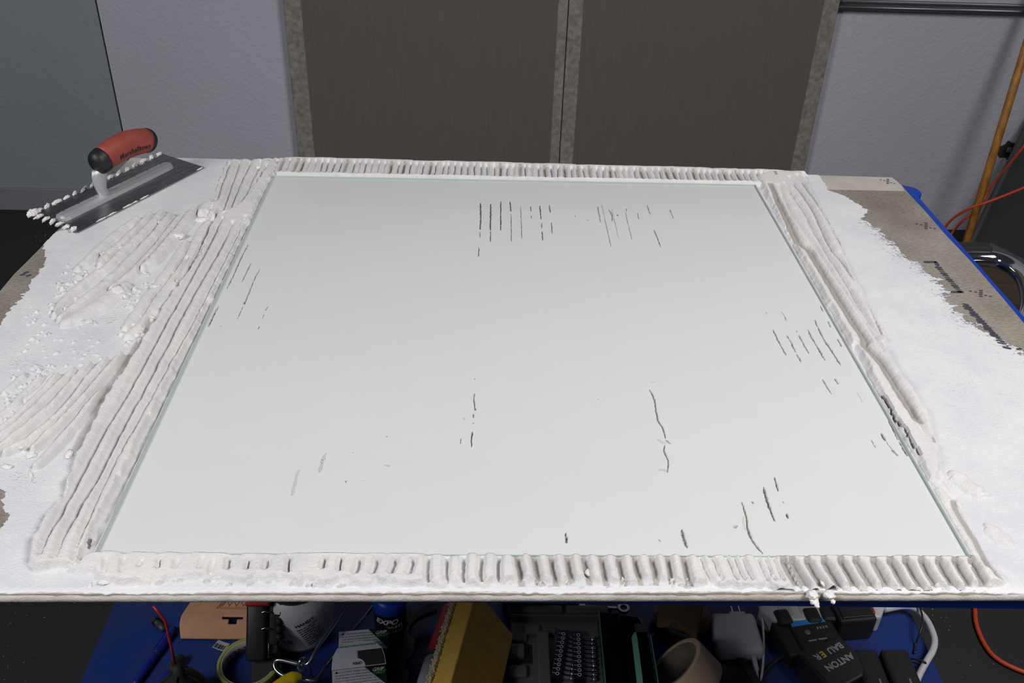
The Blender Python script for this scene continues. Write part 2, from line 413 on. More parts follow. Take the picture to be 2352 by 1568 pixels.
# lighter tapered factory edge along the back
tp = pxy([(1870, 401), (2047, 406), (2058, 414), (2072, 428), (2076, 437), (1870, 433)])
prism('tapered_edge', [(x - bo.x, y - bo.y - .003) for (x, y) in tp], -.0004, .0003, mat('tapered_edge', rgb(186, 178, 172), .9, vary=.12, vscale=30, bump=.4, bscale=500, bdist=.0006, spec=.2), board)
tp = pxy([(303, 361), (420, 364), (300, 440), (235, 425)])
prism('tapered_edge', [(x - bo.x, y - bo.y - .003) for (x, y) in tp], -.0004, .0003, MATS['tapered_edge'], board)
# printed marks
m_ink = mat('blue_black_ink', rgb(66, 67, 78), .8, vary=.3, vscale=300)
def mark(pts, wpx):
    bm = bmesh.new()
    P = [Vector((*p, 0)) - Vector((bo.x, bo.y, 0)) for p in pxy(pts)]
    for i in range(len(P) - 1):
        a, b_ = P[i], P[i + 1]; t = (b_ - a).normalized(); n = Vector((-t.y, t.x, 0)); l_ = (b_ - a).length / 2 + wpx * .3; c_ = (a + b_) / 2
        ring = [c_ + t * (l_ * math.copysign(abs(math.cos(q)) ** .6, math.cos(q))) + n * (wpx / 2 * math.copysign(abs(math.sin(q)) ** .6, math.sin(q))) for q in [math.pi * k / 6 for k in range(12)]]
        add_prism(bm, [(p.x, p.y) for p in ring], .0001, .0006)
    return obj('printed_mark', bm, m_ink, board)
def cross(cx, cy, s=1.0):
    for dx, dy in ((-22, -5), (-11, -3), (10, 4), (20, 6)):
        mark([(cx + dx * s - 2 * s, cy + dy * s), (cx + dx * s + 2 * s, cy + dy * s + .5)], .0022)
    for dy in (-6, -2, 2, 6): mark([(cx - 2.5 * s, cy + dy * s), (cx + 2.5 * s, cy + dy * s)], .0030)
cross(2127, 519); cross(2253, 674, 1.1); cross(2039, 417, .75); cross(270, 398, .5)
mark([(2124, 602), (2149, 602), (2154, 610)], .0055)
for k in range(13):
    t = k / 12; x = 2155 + 50 * t; y = 614 + 56 * t
    mark([(x - 5, y), (x + 6, y + 1)], .0050 - .0014 * ((k * 7) % 3))
mark([(2186, 671), (2208, 671)], .005)
for k in range(20):
    t = k / 19; x = 2218 + 96 * t; y = 700 + 100 * t
    mark([(x - 6 - 3 * (k % 3), y - 2), (x + 6, y + 1)], .0032 + .002 * ((k * 5) % 3) / 2)
for (x, y) in ((2340, 803), (52, 632), (60, 627), (66, 634)): mark([(x - 4, y), (x + 4, y - 2)], .004)

# ------------------------------------------------------------------ mortar surface (a relief over the board)
GB = .0035; GT = .0032              # mortar bed under the glass, glass thickness
ZG = ZB + GB + GT
gq = [Vector((*onz(x, y, ZG)[:2], 0)) for (x, y) in ((633, 402), (1742, 424), (203, 1272), (2218, 1276))]
gu = ((gq[1] - gq[0]) + (gq[3] - gq[2])).normalized(); gv = Vector((-gu.y, gu.x, 0))
gc = (gq[0] + gq[1] + gq[2] + gq[3]) / 4
GW = ((gq[1] - gq[0]).dot(gu) + (gq[3] - gq[2]).dot(gu)) / 2; GD = ((gq[0] - gq[2]).dot(gv) + (gq[1] - gq[3]).dot(gv)) / 2

rng = np.random.RandomState(5)
_lat = rng.rand(8, 256, 256).astype(np.float32)
def vnoise(x, y, seed=0):
    x = x + 1000.37; y = y + 1000.11
    xi = np.floor(x).astype(int); yi = np.floor(y).astype(int); fx = x - xi; fy = y - yi
    fx = fx * fx * (3 - 2 * fx); fy = fy * fy * (3 - 2 * fy)
    L = _lat[seed % 8]; a, b2 = xi & 255, (xi + 1) & 255; c, d2 = yi & 255, (yi + 1) & 255
    return (L[a, c] * (1 - fx) + L[b2, c] * fx) * (1 - fy) + (L[a, d2] * (1 - fx) + L[b2, d2] * fx) * fy
def fbm(x, y, s, oct=4, seed=0):           # s: feature size in metres, result about -1..1
    t = 0; amp = 1; tot = 0
    for k in range(oct):
        t = t + amp * (vnoise(x / s + 17.3 * k, y / s + 5.1 * k, seed + k) * 2 - 1); tot += amp; amp *= .5; s = s * .5
    return t / tot
def sstep(a, b_, x):
    t = np.clip((x - a) / (b_ - a), 0, 1); return t * t * (3 - 2 * t)

xs = np.arange(-.655, .712, .00108)
ys = [.553]
while ys[-1] < 1.512: ys.append(ys[-1] + .00145 * ys[-1])
ys = np.array(ys)
GX, GY = np.meshgrid(xs, ys)
def project(X, Y, Z):
    P = np.stack([X - CAM[0], Y - CAM[1], np.full_like(X, Z - CAM[2])], -1) @ R
    return W / 2 + F * P[..., 0] / (-P[..., 2]), H / 2 - F * P[..., 1] / (-P[..., 2])
PX, PYY = project(GX, GY, ZB)
def inpoly(px, py, poly):
    ins = np.zeros(px.shape, bool); n = len(poly)
    for i in range(n):
        x1_, y1_ = poly[i]; x2_, y2_ = poly[(i + 1) % n]
        if y1_ == y2_: continue
        c_ = ((y1_ > py) != (y2_ > py)) & (px < (x2_ - x1_) * (py - y1_) / (y2_ - y1_) + x1_)
        ins ^= c_
    return ins
def sub(pts, pad):
    a = np.array(pts); x0_, x1_ = a[:, 0].min() - pad, a[:, 0].max() + pad; y0_, y1_ = a[:, 1].min() - pad, a[:, 1].max() + pad
    i0, i1 = np.searchsorted(xs, [x0_, x1_]); j0, j1 = np.searchsorted(ys, [y0_, y1_])
    return np.s_[j0:max(j1, j0 + 1), i0:max(i1, i0 + 1)]
def pdist(X, Y, pts):
    best = np.full(X.shape, 9.0); arc = np.zeros(X.shape); L = 0.0
    tot = sum(math.dist(pts[i], pts[i + 1]) for i in range(len(pts) - 1))
    for i in range(len(pts) - 1):
        ax, ay = pts[i]; bx_, by_ = pts[i + 1]; dx, dy = bx_ - ax, by_ - ay; l2 = dx * dx + dy * dy + 1e-12
        t = np.clip(((X - ax) * dx + (Y - ay) * dy) / l2, 0, 1)
        d_ = np.hypot(X - ax - t * dx, Y - ay - t * dy); l = math.sqrt(l2)
        m_ = d_ < best; best = np.where(m_, d_, best); arc = np.where(m_, (L + t * l) / tot, arc); L += l
    return best, arc
def smooth_line(pts, n=5):
    return [(p.x, p.y) for p in catmull([(p[0], p[1], 0) for p in pts], n)]

HT = .0005 + .0002 * fbm(GX, GY, .02, 4, 1) + .00009 * fbm(GX, GY * 2.2, .005, 3, 2)
HT += .0005 * np.clip(fbm(GX, GY, .08, 3, 6), 0, 1)
RID = np.zeros(GX.shape, np.int32); FILM = np.zeros(GX.shape)
BARE = np.clip(.20 + .55 * fbm(GX, GY, .10, 3, 3), 0, 1) * .30
# scraped bluish patches where the coat is thin
def scrape(cx, cy, rx, ry, amt):
    global BARE
    wob = 1 + .5 * fbm(GX, GY, .03, 3, 4)
    BARE = np.maximum(BARE, amt * .42 * np.clip(1.2 - np.hypot((PX - cx) / rx, (PYY - cy) / ry) / wob, 0, 1))
for a in ((40, 830, 110, 50, .55), (250, 735, 70, 40, .55), (190, 810, 60, 30, .5), (60, 1100, 110, 45, .55), (120, 1210, 60, 30, .3), (300, 640, 60, 60, .45), (330, 560, 80, 40, .35),
          (2200, 880, 150, 70, .42), (2130, 720, 120, 60, .35), (2050, 650, 60, 40, .35), (2290, 960, 70, 60, .35), (2060, 590, 30, 18, .7), (2210, 745, 60, 30, .6), (2150, 670, 30, 25, .6), (2290, 1280, 60, 40, .25)): scrape(*a)

# --- ridged bands
def band(rid, outline, grooves, h1, h0, s, edge, namp=.0010, ragged=.004, bare_w=None, seed=0, fine=.00018, roundp=1.3, hw=None, pw=.7):
    wo = pxy(outline); sl = sub(wo, .01)
    X, Y = GX[sl], GY[sl]
    wx = X + ragged * fbm(X, Y, .012, 3, seed + 1); wy = Y + ragged * fbm(X, Y, .012, 3, seed + 3)
    ins = inpoly(wx, wy, wo)
    do, _ = pdist(wx, wy, wo + [wo[0]])
    do = np.where(ins, do, -do)
    g = np.full(X.shape, .5)
    bare = np.zeros(X.shape)
    jx = X + .0012 * fbm(X, Y, .018, 3, seed + 2) + .0005 * fbm(X, Y, .004, 2, seed + 5); jy = Y
    for gr in grooves:
        pts, w_ = gr[0], gr[1]; dep = gr[2] if len(gr) > 2 else 1.0
        wp = smooth_line(pxy(pts), 4)
        s2 = sub(wp, .02)
        r0, r1 = max(s2[0].start, sl[0].start) - sl[0].start, min(s2[0].stop, sl[0].stop) - sl[0].start
        c0_, c1_ = max(s2[1].start, sl[1].start) - sl[1].start, min(s2[1].stop, sl[1].stop) - sl[1].start
        if r1 <= r0 or c1_ <= c0_: continue
        q_ = np.s_[r0:r1, c0_:c1_]
        d_, t_ = pdist(jx[q_], jy[q_], wp)
        ww = w_ * np.clip(np.minimum(t_, 1 - t_) * 8 + .15, 0, 1)
        dd = np.maximum(0, d_ - ww / 2) + (1 - dep) * .003 + .002 * np.clip(1 - np.minimum(t_, 1 - t_) * 14, 0, 1)
        g[q_] = np.minimum(g[q_], dd)
        if w_ > .0035: bare[q_] = np.maximum(bare[q_], (.85 if rid == 2 else 1.0) * (1 - sstep(w_ * .38, w_ * .72, d_)))
    prof = h0 + (h1 - h0) * (1 - np.exp(-(g / s) ** roundp))
    if hw: prof = h0 + (h1 - h0) * (1 - (1 - np.clip(g / hw, 0, 1)) ** 2) ** pw
    prof = prof * (1 + namp / h1 * fbm(X, Y, .03, 3, seed + 4)) + fine * fbm(X, Y, .0035, 3, seed) + .5 * fine * fbm(X * .4, Y, .0022, 2, seed + 6)
    hh = prof * sstep(-.0005, edge, do)
    m_ = ins & (hh > HT[sl])
    HT[sl] = np.where(m_, hh, HT[sl]); RID[sl] = np.where(ins, rid, RID[sl]); BARE[sl] = np.where(ins, 0, BARE[sl]); FILM[sl] = np.where(ins, bare, FILM[sl])
def ridge(rid, pts, w0, h, seed=0, rough=.12, round_=.55, wend=.6):
    wp = smooth_line(pxy(pts), 5); sl = sub(wp, w0 * 2)
    X, Y = GX[sl], GY[sl]
    jx = X + .0016 * fbm(X, Y, .016, 3, seed + 1); jy = Y + .0016 * fbm(X, Y, .016, 3, seed + 2)
    d_, t_ = pdist(jx, jy, wp)
    ww = w0 * (1 + .18 * fbm(X, Y, .02, 2, seed + 3)) * (wend + (1 - wend) * sstep(0, .12, np.minimum(t_, 1 - t_)))
    p = np.clip(1 - (d_ / ww) ** 2, 0, 1) ** round_
    hh = h * p * (1 + rough * fbm(X, Y, .012, 3, seed + 4)) + .00022 * fbm(X, Y, .0035, 3, seed) * (p > 0)
    m_ = (p > 0) & (hh > HT[sl])
    HT[sl] = np.where(m_, hh, HT[sl]); RID[sl] = np.where(p > 0, rid, RID[sl]); BARE[sl] = np.where(p > .05, 0, BARE[sl]); FILM[sl] = np.where(p > .05, 0, FILM[sl])

# left: three long ridges beside the glass
Ael = [(501, 497), (482, 529), (448, 608), (416, 650), (369, 721), (332, 782), (321, 800), (252, 909), (209, 986), (172, 1058), (167, 1093), (143, 1144), (106, 1195), (77, 1242), (64, 1300)]
Bl = [(517, 500), (461, 608), (395, 727), (356, 800), (301, 900), (244, 995), (201, 1075), (161, 1153), (112, 1250), (100, 1285)]
Cl = [(535, 524), (496, 598), (435, 703), (385, 800), (330, 906), (281, 995), (230, 1098), (190, 1165), (149, 1248), (132, 1292)]
Dl = [(566, 510), (525, 592), (448, 743), (416, 800), (341, 938), (275, 1058), (230, 1153), (187, 1250), (172, 1300)]
outl = [(640, 396), (560, 470)]
band(1, [(501, 497)] + Ael[1:] + [(80, 1318), (130, 1312), (178, 1318), (196, 1290), (208, 1262), (640, 388), (612, 392), (560, 470), (530, 492)],
     [(Bl, .0020), (Cl, .0022), (Dl, .0004, .72)], .0105, .0005, .0052, .0050, seed=1, fine=.00028, hw=.0085)
# wide groove with bare board left of them
Agr = [(x - 8, y - 2) for (x, y) in Ael[4:10]]
# left back part: finer lines
band(1, [(520, 372), (498, 440), (478, 500), (500, 512), (570, 520), (622, 415), (640, 395), (640, 376), (600, 372)],
     [([(530, 376), (512, 425), (498, 470)], .0012), ([(553, 373), (535, 425), (517, 478), (500, 512)], .0018), ([(578, 374), (552, 430), (528, 490)], .0010),
      ([(600, 378), (581, 417), (560, 465), (540, 516)], .0026), ([(614, 384), (590, 440), (568, 490)], .0010), ([(628, 392), (605, 440), (585, 480)], .0006, .7)], .0088, .0006, .0048, .006, seed=2, hw=.0085)
# front: short transverse ridges
fg = []
for x in (247, 286, 327, 369, 408, 464, 491): fg.append(([(x + 3 + random.uniform(-3, 3), 1290 + random.uniform(-2, 8)), (x, 1306), (x - 6 + random.uniform(-3, 5), 1318 + random.uniform(-4, 14))], random.choice((.0010, .0016, .0022)), random.choice((.7, .9))))
for x in (528, 571, 613, 665, 746, 784): fg.append(([(x + 2, 1287 + random.uniform(0, 5)), (x, 1306), (x - 1 + random.uniform(-3, 2), 1318 + random.uniform(0, 10))], random.choice((.0016, .0026))))
for x in (823, 862, 903, 944): fg.append(([(x + 2, 1290), (x + 4, 1300), (x - 2, 1316), (x - 9, 1330)], .0028))
for x in (984, 1027, 1066, 1106, 1145): fg.append(([(x, 1281), (x - 1, 1300), (x - 2, 1325), (x + 2, 1346)], .0034))
for x in (1186, 1225, 1265, 1302, 1341, 1380, 1418, 1457, 1496, 1532, 1570): fg.append(([(x - 2, 1280), (x + 2, 1300), (x + 8, 1325), (x + 18, 1362)], .0048))
for x in (1606, 1631, 1667, 1684, 1702, 1736, 1753, 1772): fg.append(([(x - 6, 1280), (x + 4, 1300), (x + 14, 1324), (x + 26, 1345)], .0022, .85))
for x in (1791, 1811, 1847, 1886, 1924, 1960, 1998, 2037, 2072, 2108, 2147, 2185, 2221): fg.append(([(x + 2, 1291), (x + 12, 1310), (x + 26, 1334), (x + 48, 1366)], .0062))
band(2, [(60, 1296), (100, 1300), (150, 1305), (196, 1276), (206, 1268), (700, 1270), (1300, 1271), (2222, 1274), (2250, 1285), (2300, 1338), (2310, 1352), (2200, 1362), (1990, 1361), (1900, 1369), (1830, 1369), (1780, 1360), (1620, 1349), (1400, 1346), (1200, 1348), (1090, 1356), (1000, 1352), (840, 1348), (760, 1352), (560, 1342), (400, 1338), (260, 1352), (210, 1330), (140, 1315)],
     fg, .0082, .0003, .0036, .008, hw=.0048, pw=.5, seed=3, ragged=.006, namp=.0016)
# right: long ridges
def z7(pts): return [(1680 + x / 3.733, 400 + y / 3.733) for (x, y) in pts]
def z8(pts): return [(1900 + x / 3.92, 800 + y / 3.92) for (x, y) in pts]
G0 = z7([(330, 120), (450, 370), (560, 600), (660, 680), (790, 890), (890, 1060), (1040, 1300), (1130, 1440)]) + z8([(330, 0), (455, 130), (590, 335), (690, 500), (805, 690), (890, 830), (930, 870)])
rg = [(G0, .0082), (z7([(400, 130), (500, 360), (690, 620), (860, 880), (1050, 1150), (1200, 1400), (1290, 1560)]), .0004, .7),
      (z7([(445, 110), (600, 330), (740, 590), (950, 930), (1100, 1190), (1250, 1420)]), .0010, .9), (z7([(490, 60), (690, 330), (830, 640), (960, 800), (1060, 960)]), .0016),
      (z7([(560, 40), (760, 310), (900, 560), (1030, 830), (1090, 960)]), .0022), (z7([(615, 50), (740, 230), (880, 450)]), .0010, .8), (z7([(1130, 1060), (1200, 1200), (1290, 1400), (1340, 1440)]), .0018)]
band(3, z7([(200, 40), (230, 90), (640, 830), (1060, 1568)]) + z8([(240, 0), (480, 480), (760, 980), (900, 1230), (1010, 1230), (1010, 980), (985, 830), (935, 650), (800, 430), (640, 200), (530, 0)]) + z7([(1360, 1450), (1150, 1050), (1060, 880), (950, 600), (760, 260), (640, 40), (600, 10), (300, 5)]),
     rg, .0088, .0004, .0046, .006, hw=.0095, pw=.55, seed=4, ragged=.0025)
# right: squeezed lip lower along the glass, with open cracks
ck = [(1700 + x / 3.92, 680 + y / 3.92) for (x, y) in ((1270, 920), (1330, 1010), (1400, 1150), (1490, 1260), (1500, 1310), (1610, 1470))]
band(3, z8([(700, 900), (830, 1120), (1080, 1568)]) + [(2222, 1276), (2245, 1290), (2300, 1352), (2325, 1345), (2280, 1280), (2235, 1200), (2185, 1110), (2150, 1045), (2120, 985), (2085, 960)],
     [([(2188, 1158), (2200, 1185), (2232, 1235), (2250, 1268), (2272, 1308), (2292, 1335)], .0050), ([(2137, 1096), (2155, 1107), (2175, 1133), (2196, 1152)], .0030), ([(2135, 1110), (2144, 1126)], .002)], .0050, .0008, .0040, .008, seed=5, ragged=.002)
ridge(3, [(2190, 1092), (2215, 1112), (2243, 1136)], .011, .0045, 31, .5)
ridge(3, [(2243, 1128), (2262, 1136)], .006, .004, 32, .5)
ridge(3, [(2270, 1210), (2290, 1230), (2312, 1250)], .010, .0030, 33, .3)
# back: fine transverse ridges, running straight to the wall side
bg = []
yb0 = float(onz(1176, 412, ZB)[1])
for k in range(86):
    x = 612 + k * 14.9 + random.uniform(-1.6, 1.6)
    if x > 1880: break
    yb_ = 400 + (x - 633) * .0198; yt_ = 364 + (x - 400) * .027
    sl_ = (1148 - x) / (-640 - yb_)
    kk = random.uniform(-.18, .18) if x > 1150 else random.uniform(-.05, .05)
    bg.append(([(x, yb_ + 3), (x + (sl_ + kk * .5) * (-16), yb_ - 16), (x + (sl_ + kk) * (yt_ - yb_ + 3), yt_ + 2)], random.choice((.0012, .0030, .0044, .0030)), random.choice((.8, 1, 1))))
band(4, [(600, 372), (620, 396), (633, 408), (1742, 430), (1770, 414), (1860, 404), (1840, 400), (1500, 388), (1000, 376), (700, 367)], bg, .0085, .0005, .0030, .004, seed=6, hw=.0055, pw=.6, ragged=.003)
# swirl patches on the left
def z1(pts): return [(x / 3.7935, 450 + y / 3.7935) for (x, y) in pts]
def z2(pts): return [(x / 3.485, 800 + y / 3.485) for (x, y) in pts]
SW5 = []; SW6 = []
for k, (p, w_, h_) in enumerate([
    (z1([(1200, 215), (1040, 330), (870, 480), (760, 580), (690, 650)]), .0095, .0052), (z1([(1320, 180), (1130, 380), (960, 520), (880, 620)]), .0095, .0060),
    (z1([(1410, 160), (1220, 370), (1060, 520), (960, 620), (760, 760), (560, 940), (480, 1060)]), .0092, .0055), (z1([(1490, 190), (1330, 390), (1190, 540), (1050, 680), (860, 840), (640, 1010), (540, 1090)]), .0100, .0066),
    (z1([(1570, 210), (1430, 400), (1290, 560), (1150, 700), (980, 830)]), .0095, .0060), (z1([(1690, 150), (1580, 300), (1460, 430), (1330, 580), (1250, 650)]), .0120, .0070),
    (z1([(1100, 800), (900, 950), (720, 1060), (600, 1120)]), .0170, .0060), (z1([(1830, 90), (1760, 170)]), .014, .008),
    (z1([(1800, 250), (1700, 480), (1600, 640), (1420, 880), (1300, 1080), (1120, 1230)]), .012, .0040), (z1([(1620, 420), (1500, 640), (1350, 830), (1230, 990), (1100, 1160)]), .010, .0042),
    (z1([(1640, 560), (1540, 760)]), .006, .0028)]):
    ridge(5, p, w_ * .90, h_ * 1.4, 40 + k * 3); SW5.append((p, w_))
for k, (p, w_, h_) in enumerate([
    (z2([(470, 230), (330, 380), (150, 560), (-40, 700)]), .0062, .0050), (z2([(600, 200), (440, 360), (250, 540), (80, 680), (-40, 770)]), .0068, .0062),
    (z2([(730, 150), (560, 340), (420, 500), (250, 640), (60, 790), (-30, 840)]), .0070, .0066), (z2([(860, 120), (700, 300), (560, 480), (400, 640), (250, 760), (60, 860)]), .0070, .0066),
    (z2([(980, 80), (860, 220), (720, 380), (560, 560), (420, 700), (280, 830)]), .0072, .0068), (z2([(900, 290), (760, 430), (640, 580), (520, 720), (400, 860), (300, 960)]), .0062, .0050),
    (z2([(200, 220), (90, 320), (40, 360)]), .006, .0030), (z2([(330, 250), (210, 370), (110, 470), (0, 560)]), .006, .0034), (z2([(430, 220), (330, 330), (210, 420)]), .005, .003)]):
    ridge(6, p, w_ * .92, h_ * 1.4, 80 + k * 3); SW6.append((p, w_))
# creases between neighbouring strokes
for SW in (SW5, SW6):
    wl_ = [smooth_line(pxy(p), 4) for (p, w_) in SW]
    sl = sub(sum(wl_, []), .012); X, Y = GX[sl], GY[sl]
    jx = X + .0013 * fbm(X, Y, .014, 3, 2); jy = Y + .0013 * fbm(X, Y, .014, 3, 5)
    d1 = np.full(X.shape, 9.); d2 = np.full(X.shape, 9.)
    for (p, w_), wp in zip(SW, wl_):
        d_, _ = pdist(jx, jy, wp); d_ = d_ / w_ * .009
        d2 = np.where(d_ < d1, d1, np.minimum(d2, d_)); d1 = np.minimum(d1, d_)
    k_ = (1 - sstep(.0003, .0030, d2 - d1)) * (d2 < .011) * np.clip(.75 + .6 * fbm(X, Y, .03, 2, 1), 0, 1)
    HT[sl] = HT[sl] * (1 - .88 * k_) + .0004 * .88 * k_; FILM[sl] = np.maximum(FILM[sl], .35 * k_)
# wide gouge with bare board between swirls and ridges
for (pts, w_, amt) in ((Agr, .0085, .75), (z1([(1930, 130), (1850, 260), (1690, 570), (1600, 730)]), .003, .3)):
    wp = smooth_line(pxy(pts), 4); sl = sub(wp, .02); d_, t_ = pdist(GX[sl] + .001 * fbm(GX[sl], GY[sl], .01, 2, 1), GY[sl], wp)
    k_ = (1 - sstep(w_ * .35, w_ * .75, d_)) * sstep(0, .06, np.minimum(t_, 1 - t_))
    HT[sl] = HT[sl] * (1 - k_) + .0003 * k_; FILM[sl] = np.maximum(FILM[sl], amt * k_)
# scattered small dabs
rs = random.Random(4)
def dabs(n, quad, rmin, rmax, hmax):
    for k in range(n):
        u_, v_ = rs.random(), rs.random()
        x = (quad[0][0] * (1 - u_) + quad[1][0] * u_) * (1 - v_) + (quad[3][0] * (1 - u_) + quad[2][0] * u_) * v_
        y = (quad[0][1] * (1 - u_) + quad[1][1] * u_) * (1 - v_) + (quad[3][1] * (1 - u_) + quad[2][1] * u_) * v_
        a = rs.uniform(-1.2, 1.2); l = rs.uniform(1, 2.6) * rmax * 900
        ridge(int(RID[np.searchsorted(ys, onz(x, y, ZB)[1]) - 1, min(len(xs) - 1, max(0, np.searchsorted(xs, onz(x, y, ZB)[0]) - 1))]), [(x, y), (x + l * math.cos(a) * .5, y - l * math.sin(a) * .35)], rs.uniform(rmin, rmax), rs.uniform(.3, 1) * hmax, 200 + k, .6)
dabs(95, ((60, 700), (200, 690), (250, 830), (20, 880)), .0012, .0040, .0034)
dabs(60, ((150, 610), (220, 620), (150, 740), (110, 720)), .0014, .0042, .0055)
dabs(60, ((20, 870), (130, 830), (60, 960), (0, 980)), .0012, .0036, .0050)
dabs(60, ((300, 640), (400, 620), (330, 780), (270, 800)), .0014, .0045, .0048)
dabs(70, ((220, 1318), (1000, 1328), (1000, 1352), (220, 1345)), .0012, .0035, .0060)
dabs(60, ((1000, 1332), (1780, 1328), (1780, 1352), (1000, 1352)), .0010, .0030, .0060)
dabs(14, ((60, 1190), (130, 1190), (130, 1240), (60, 1240)), .0012, .0030, .002)
dabs(30, ((1790, 1345), (2280, 1345), (2280, 1360), (1790, 1366)), .0010, .0028, .004)
# cracks beside the glass
for (pts, w_) in ((ck, .0021), ([(204, 1262), (210, 1245)], .0016)):
    wp = smooth_line(pxy(pts), 4); sl = sub(wp, .01); d_, t_ = pdist(GX[sl] + .0008 * fbm(GX[sl], GY[sl], .006, 2, 1), GY[sl], wp)
    k_ = 1 - sstep(w_ * .35, w_ * .6, d_)
    HT[sl] = HT[sl] * (1 - k_) + .0002 * k_; BARE[sl] = np.maximum(BARE[sl], .9 * k_)
# lip that the glass pressed up, and the pressed zone under the glass rim
lu = (GX - gc.x) * gu.x + (GY - gc.y) * gu.y; lv = (GX - gc.x) * gv.x + (GY - gc.y) * gv.y
gin = np.minimum(GW / 2 - np.abs(lu), GD / 2 - np.abs(lv))        # >0 inside the glass
near = (gin < .0005) & (gin > -.005)
lip = (GB + GT) * (.80 + .12 * fbm(GX, GY, .02, 3, 2)) * (1 - sstep(.0004, .0048, -gin))
HT = np.where(near & (HT < lip) & (lv < GD * .49), lip, HT)
HT = np.where(gin > 0.0004, np.minimum(HT, GB - .0002), HT)

# --- where the mortar covers the board
coat = [(395, 340), (395, 366), (330, 400), (250, 440), (180, 500), (130, 532), (95, 560), (104, 580), (95, 610), (70, 655), (40, 690), (15, 720), (0, 745), (-90, 800), (-90, 1115), (0, 1125), (10, 1150), (15, 1190), (5, 1215), (-90, 1225),
        (-90, 1365), (200, 1366), (600, 1366), (1100, 1367), (1250, 1365), (1340, 1362), (1420, 1364), (1500, 1364), (1640, 1367), (1760, 1369), (1800, 1374), (1900, 1377), (2000, 1370), (2100, 1367), (2450, 1367),
        (2450, 855), (2352, 812), (2320, 790), (2290, 772), (2230, 738), (2190, 700), (2172, 670), (2160, 650), (2120, 610), (2090, 595), (2060, 568), (2040, 545), (2010, 520), (1985, 505), (1995, 482), (1975, 470), (1940, 450), (1905, 437), (1900, 430), (1888, 412), (1880, 398), (1880, 340)]
amp = np.where(PX > 1950, 16., 7.) * np.clip((PYY - 430) / 200, .25, 1.3) * np.where(PYY > 1300, .9, 1)
nearr = sum((~inpoly(PX + dx_, PYY - dx_ * .35, coat)).astype(float) for dx_ in (8, 16, 28, 42, 60)) / 5
BARE = np.maximum(BARE, np.where((PX > 1900) & (PYY < 900) & (PYY > 500), nearr * (.34 + .30 * fbm(GX * .25, GY, .006, 3, 2)), 0))
cin = inpoly(PX + amp * 1.3 * fbm(GX * .4, GY, .010, 4, 3) + amp * 1.1 * fbm(GX * .35, GY, .0035, 3, 1), PYY + amp * .45 * fbm(GX, GY, .012, 4, 5), coat)
ed = 0
pboard = inpoly(GX, GY, [(x, y) for (x, y) in poly]) & (GY > front_y(GX) + .0030)
keepv = cin & pboard & (gin < .0016)
fk = keepv[:-1, :-1] & keepv[1:, :-1] & keepv[:-1, 1:] & keepv[1:, 1:]

m_mortar = bpy.data.materials.new('white_mortar'); m_mortar.use_nodes = True
nt = m_mortar.node_tree; b = nt.nodes['Principled BSDF']; b.inputs['Roughness'].default_value = .85; b.inputs['Specular IOR Level'].default_value = .25
at = nt.nodes.new('ShaderNodeAttribute'); at.attribute_name = 'bare'
rt_ = nt.nodes.new('ShaderNodeAttribute'); rt_.attribute_name = 'thick'
tc = nt.nodes.new('ShaderNodeTexCoord')
n1 = nt.nodes.new('ShaderNodeTexNoise'); n1.inputs['Scale'].default_value = 520; n1.inputs['Detail'].default_value = 5
mp = nt.nodes.new('ShaderNodeMapping'); mp.inputs['Scale'].default_value = (.5, 1, 1)
nt.links.new(tc.outputs['Object'], mp.inputs[0]); nt.links.new(mp.outputs[0], n1.inputs[0])
su = nt.nodes.new('ShaderNodeMath'); su.operation = 'ADD'; nt.links.new(n1.outputs[0], su.inputs[0]); nt.links.new(at.outputs['Fac'], su.inputs[1])
ra = nt.nodes.new('ShaderNodeValToRGB'); ra.color_ramp.elements[0].position = .80; ra.color_ramp.elements[1].position = 1.0
ra.color_ramp.elements[0].color = (0, 0, 0, 1); ra.color_ramp.elements[1].color = (1, 1, 1, 1)
nt.links.new(su.outputs[0], ra.inputs[0])
mc = nt.nodes.new('ShaderNodeMix'); mc.data_type = 'RGBA'
mc.inputs[6].default_value = (*rgb(228, 227, 229), 1); mc.inputs[7].default_value = (*rgb(231, 228, 226), 1)
nt.links.new(rt_.outputs['Fac'], mc.inputs[0])
fa = nt.nodes.new('ShaderNodeAttribute'); fa.attribute_name = 'film'
mf = nt.nodes.new('ShaderNodeMix'); mf.data_type = 'RGBA'; mf.inputs[7].default_value = (*rgb(176, 169, 163), 1)
nt.links.new(fa.outputs['Fac'], mf.inputs[0]); n4 = nt.nodes.new('ShaderNodeTexNoise'); n4.inputs['Scale'].default_value = 16; n4.inputs['Detail'].default_value = 8; n4.inputs['Roughness'].default_value = .7
nt.links.new(tc.outputs['Object'], n4.inputs[0])
r4 = nt.nodes.new('ShaderNodeValToRGB'); r4.color_ramp.elements[0].position = .36; r4.color_ramp.elements[1].position = .62
r4.color_ramp.elements[0].color = (.90, .90, .93, 1); r4.color_ramp.elements[1].color = (1, 1, 1, 1)
nt.links.new(n4.outputs[0], r4.inputs[0])
m4 = nt.nodes.new('ShaderNodeMix'); m4.data_type = 'RGBA'; m4.blend_type = 'MULTIPLY'; m4.inputs[0].default_value = 1
nt.links.new(mc.outputs[2], m4.inputs[6]); nt.links.new(r4.outputs[0], m4.inputs[7]); nt.links.new(m4.outputs[2], mf.inputs[6])
m2 = nt.nodes.new('ShaderNodeMix'); m2.data_type = 'RGBA'; m2.inputs[7].default_value = (*rgb(132, 130, 136), 1)
nt.links.new(ra.outputs[0], m2.inputs[0]); nt.links.new(mf.outputs[2], m2.inputs[6]); nt.links.new(m2.outputs[2], b.inputs['Base Color'])
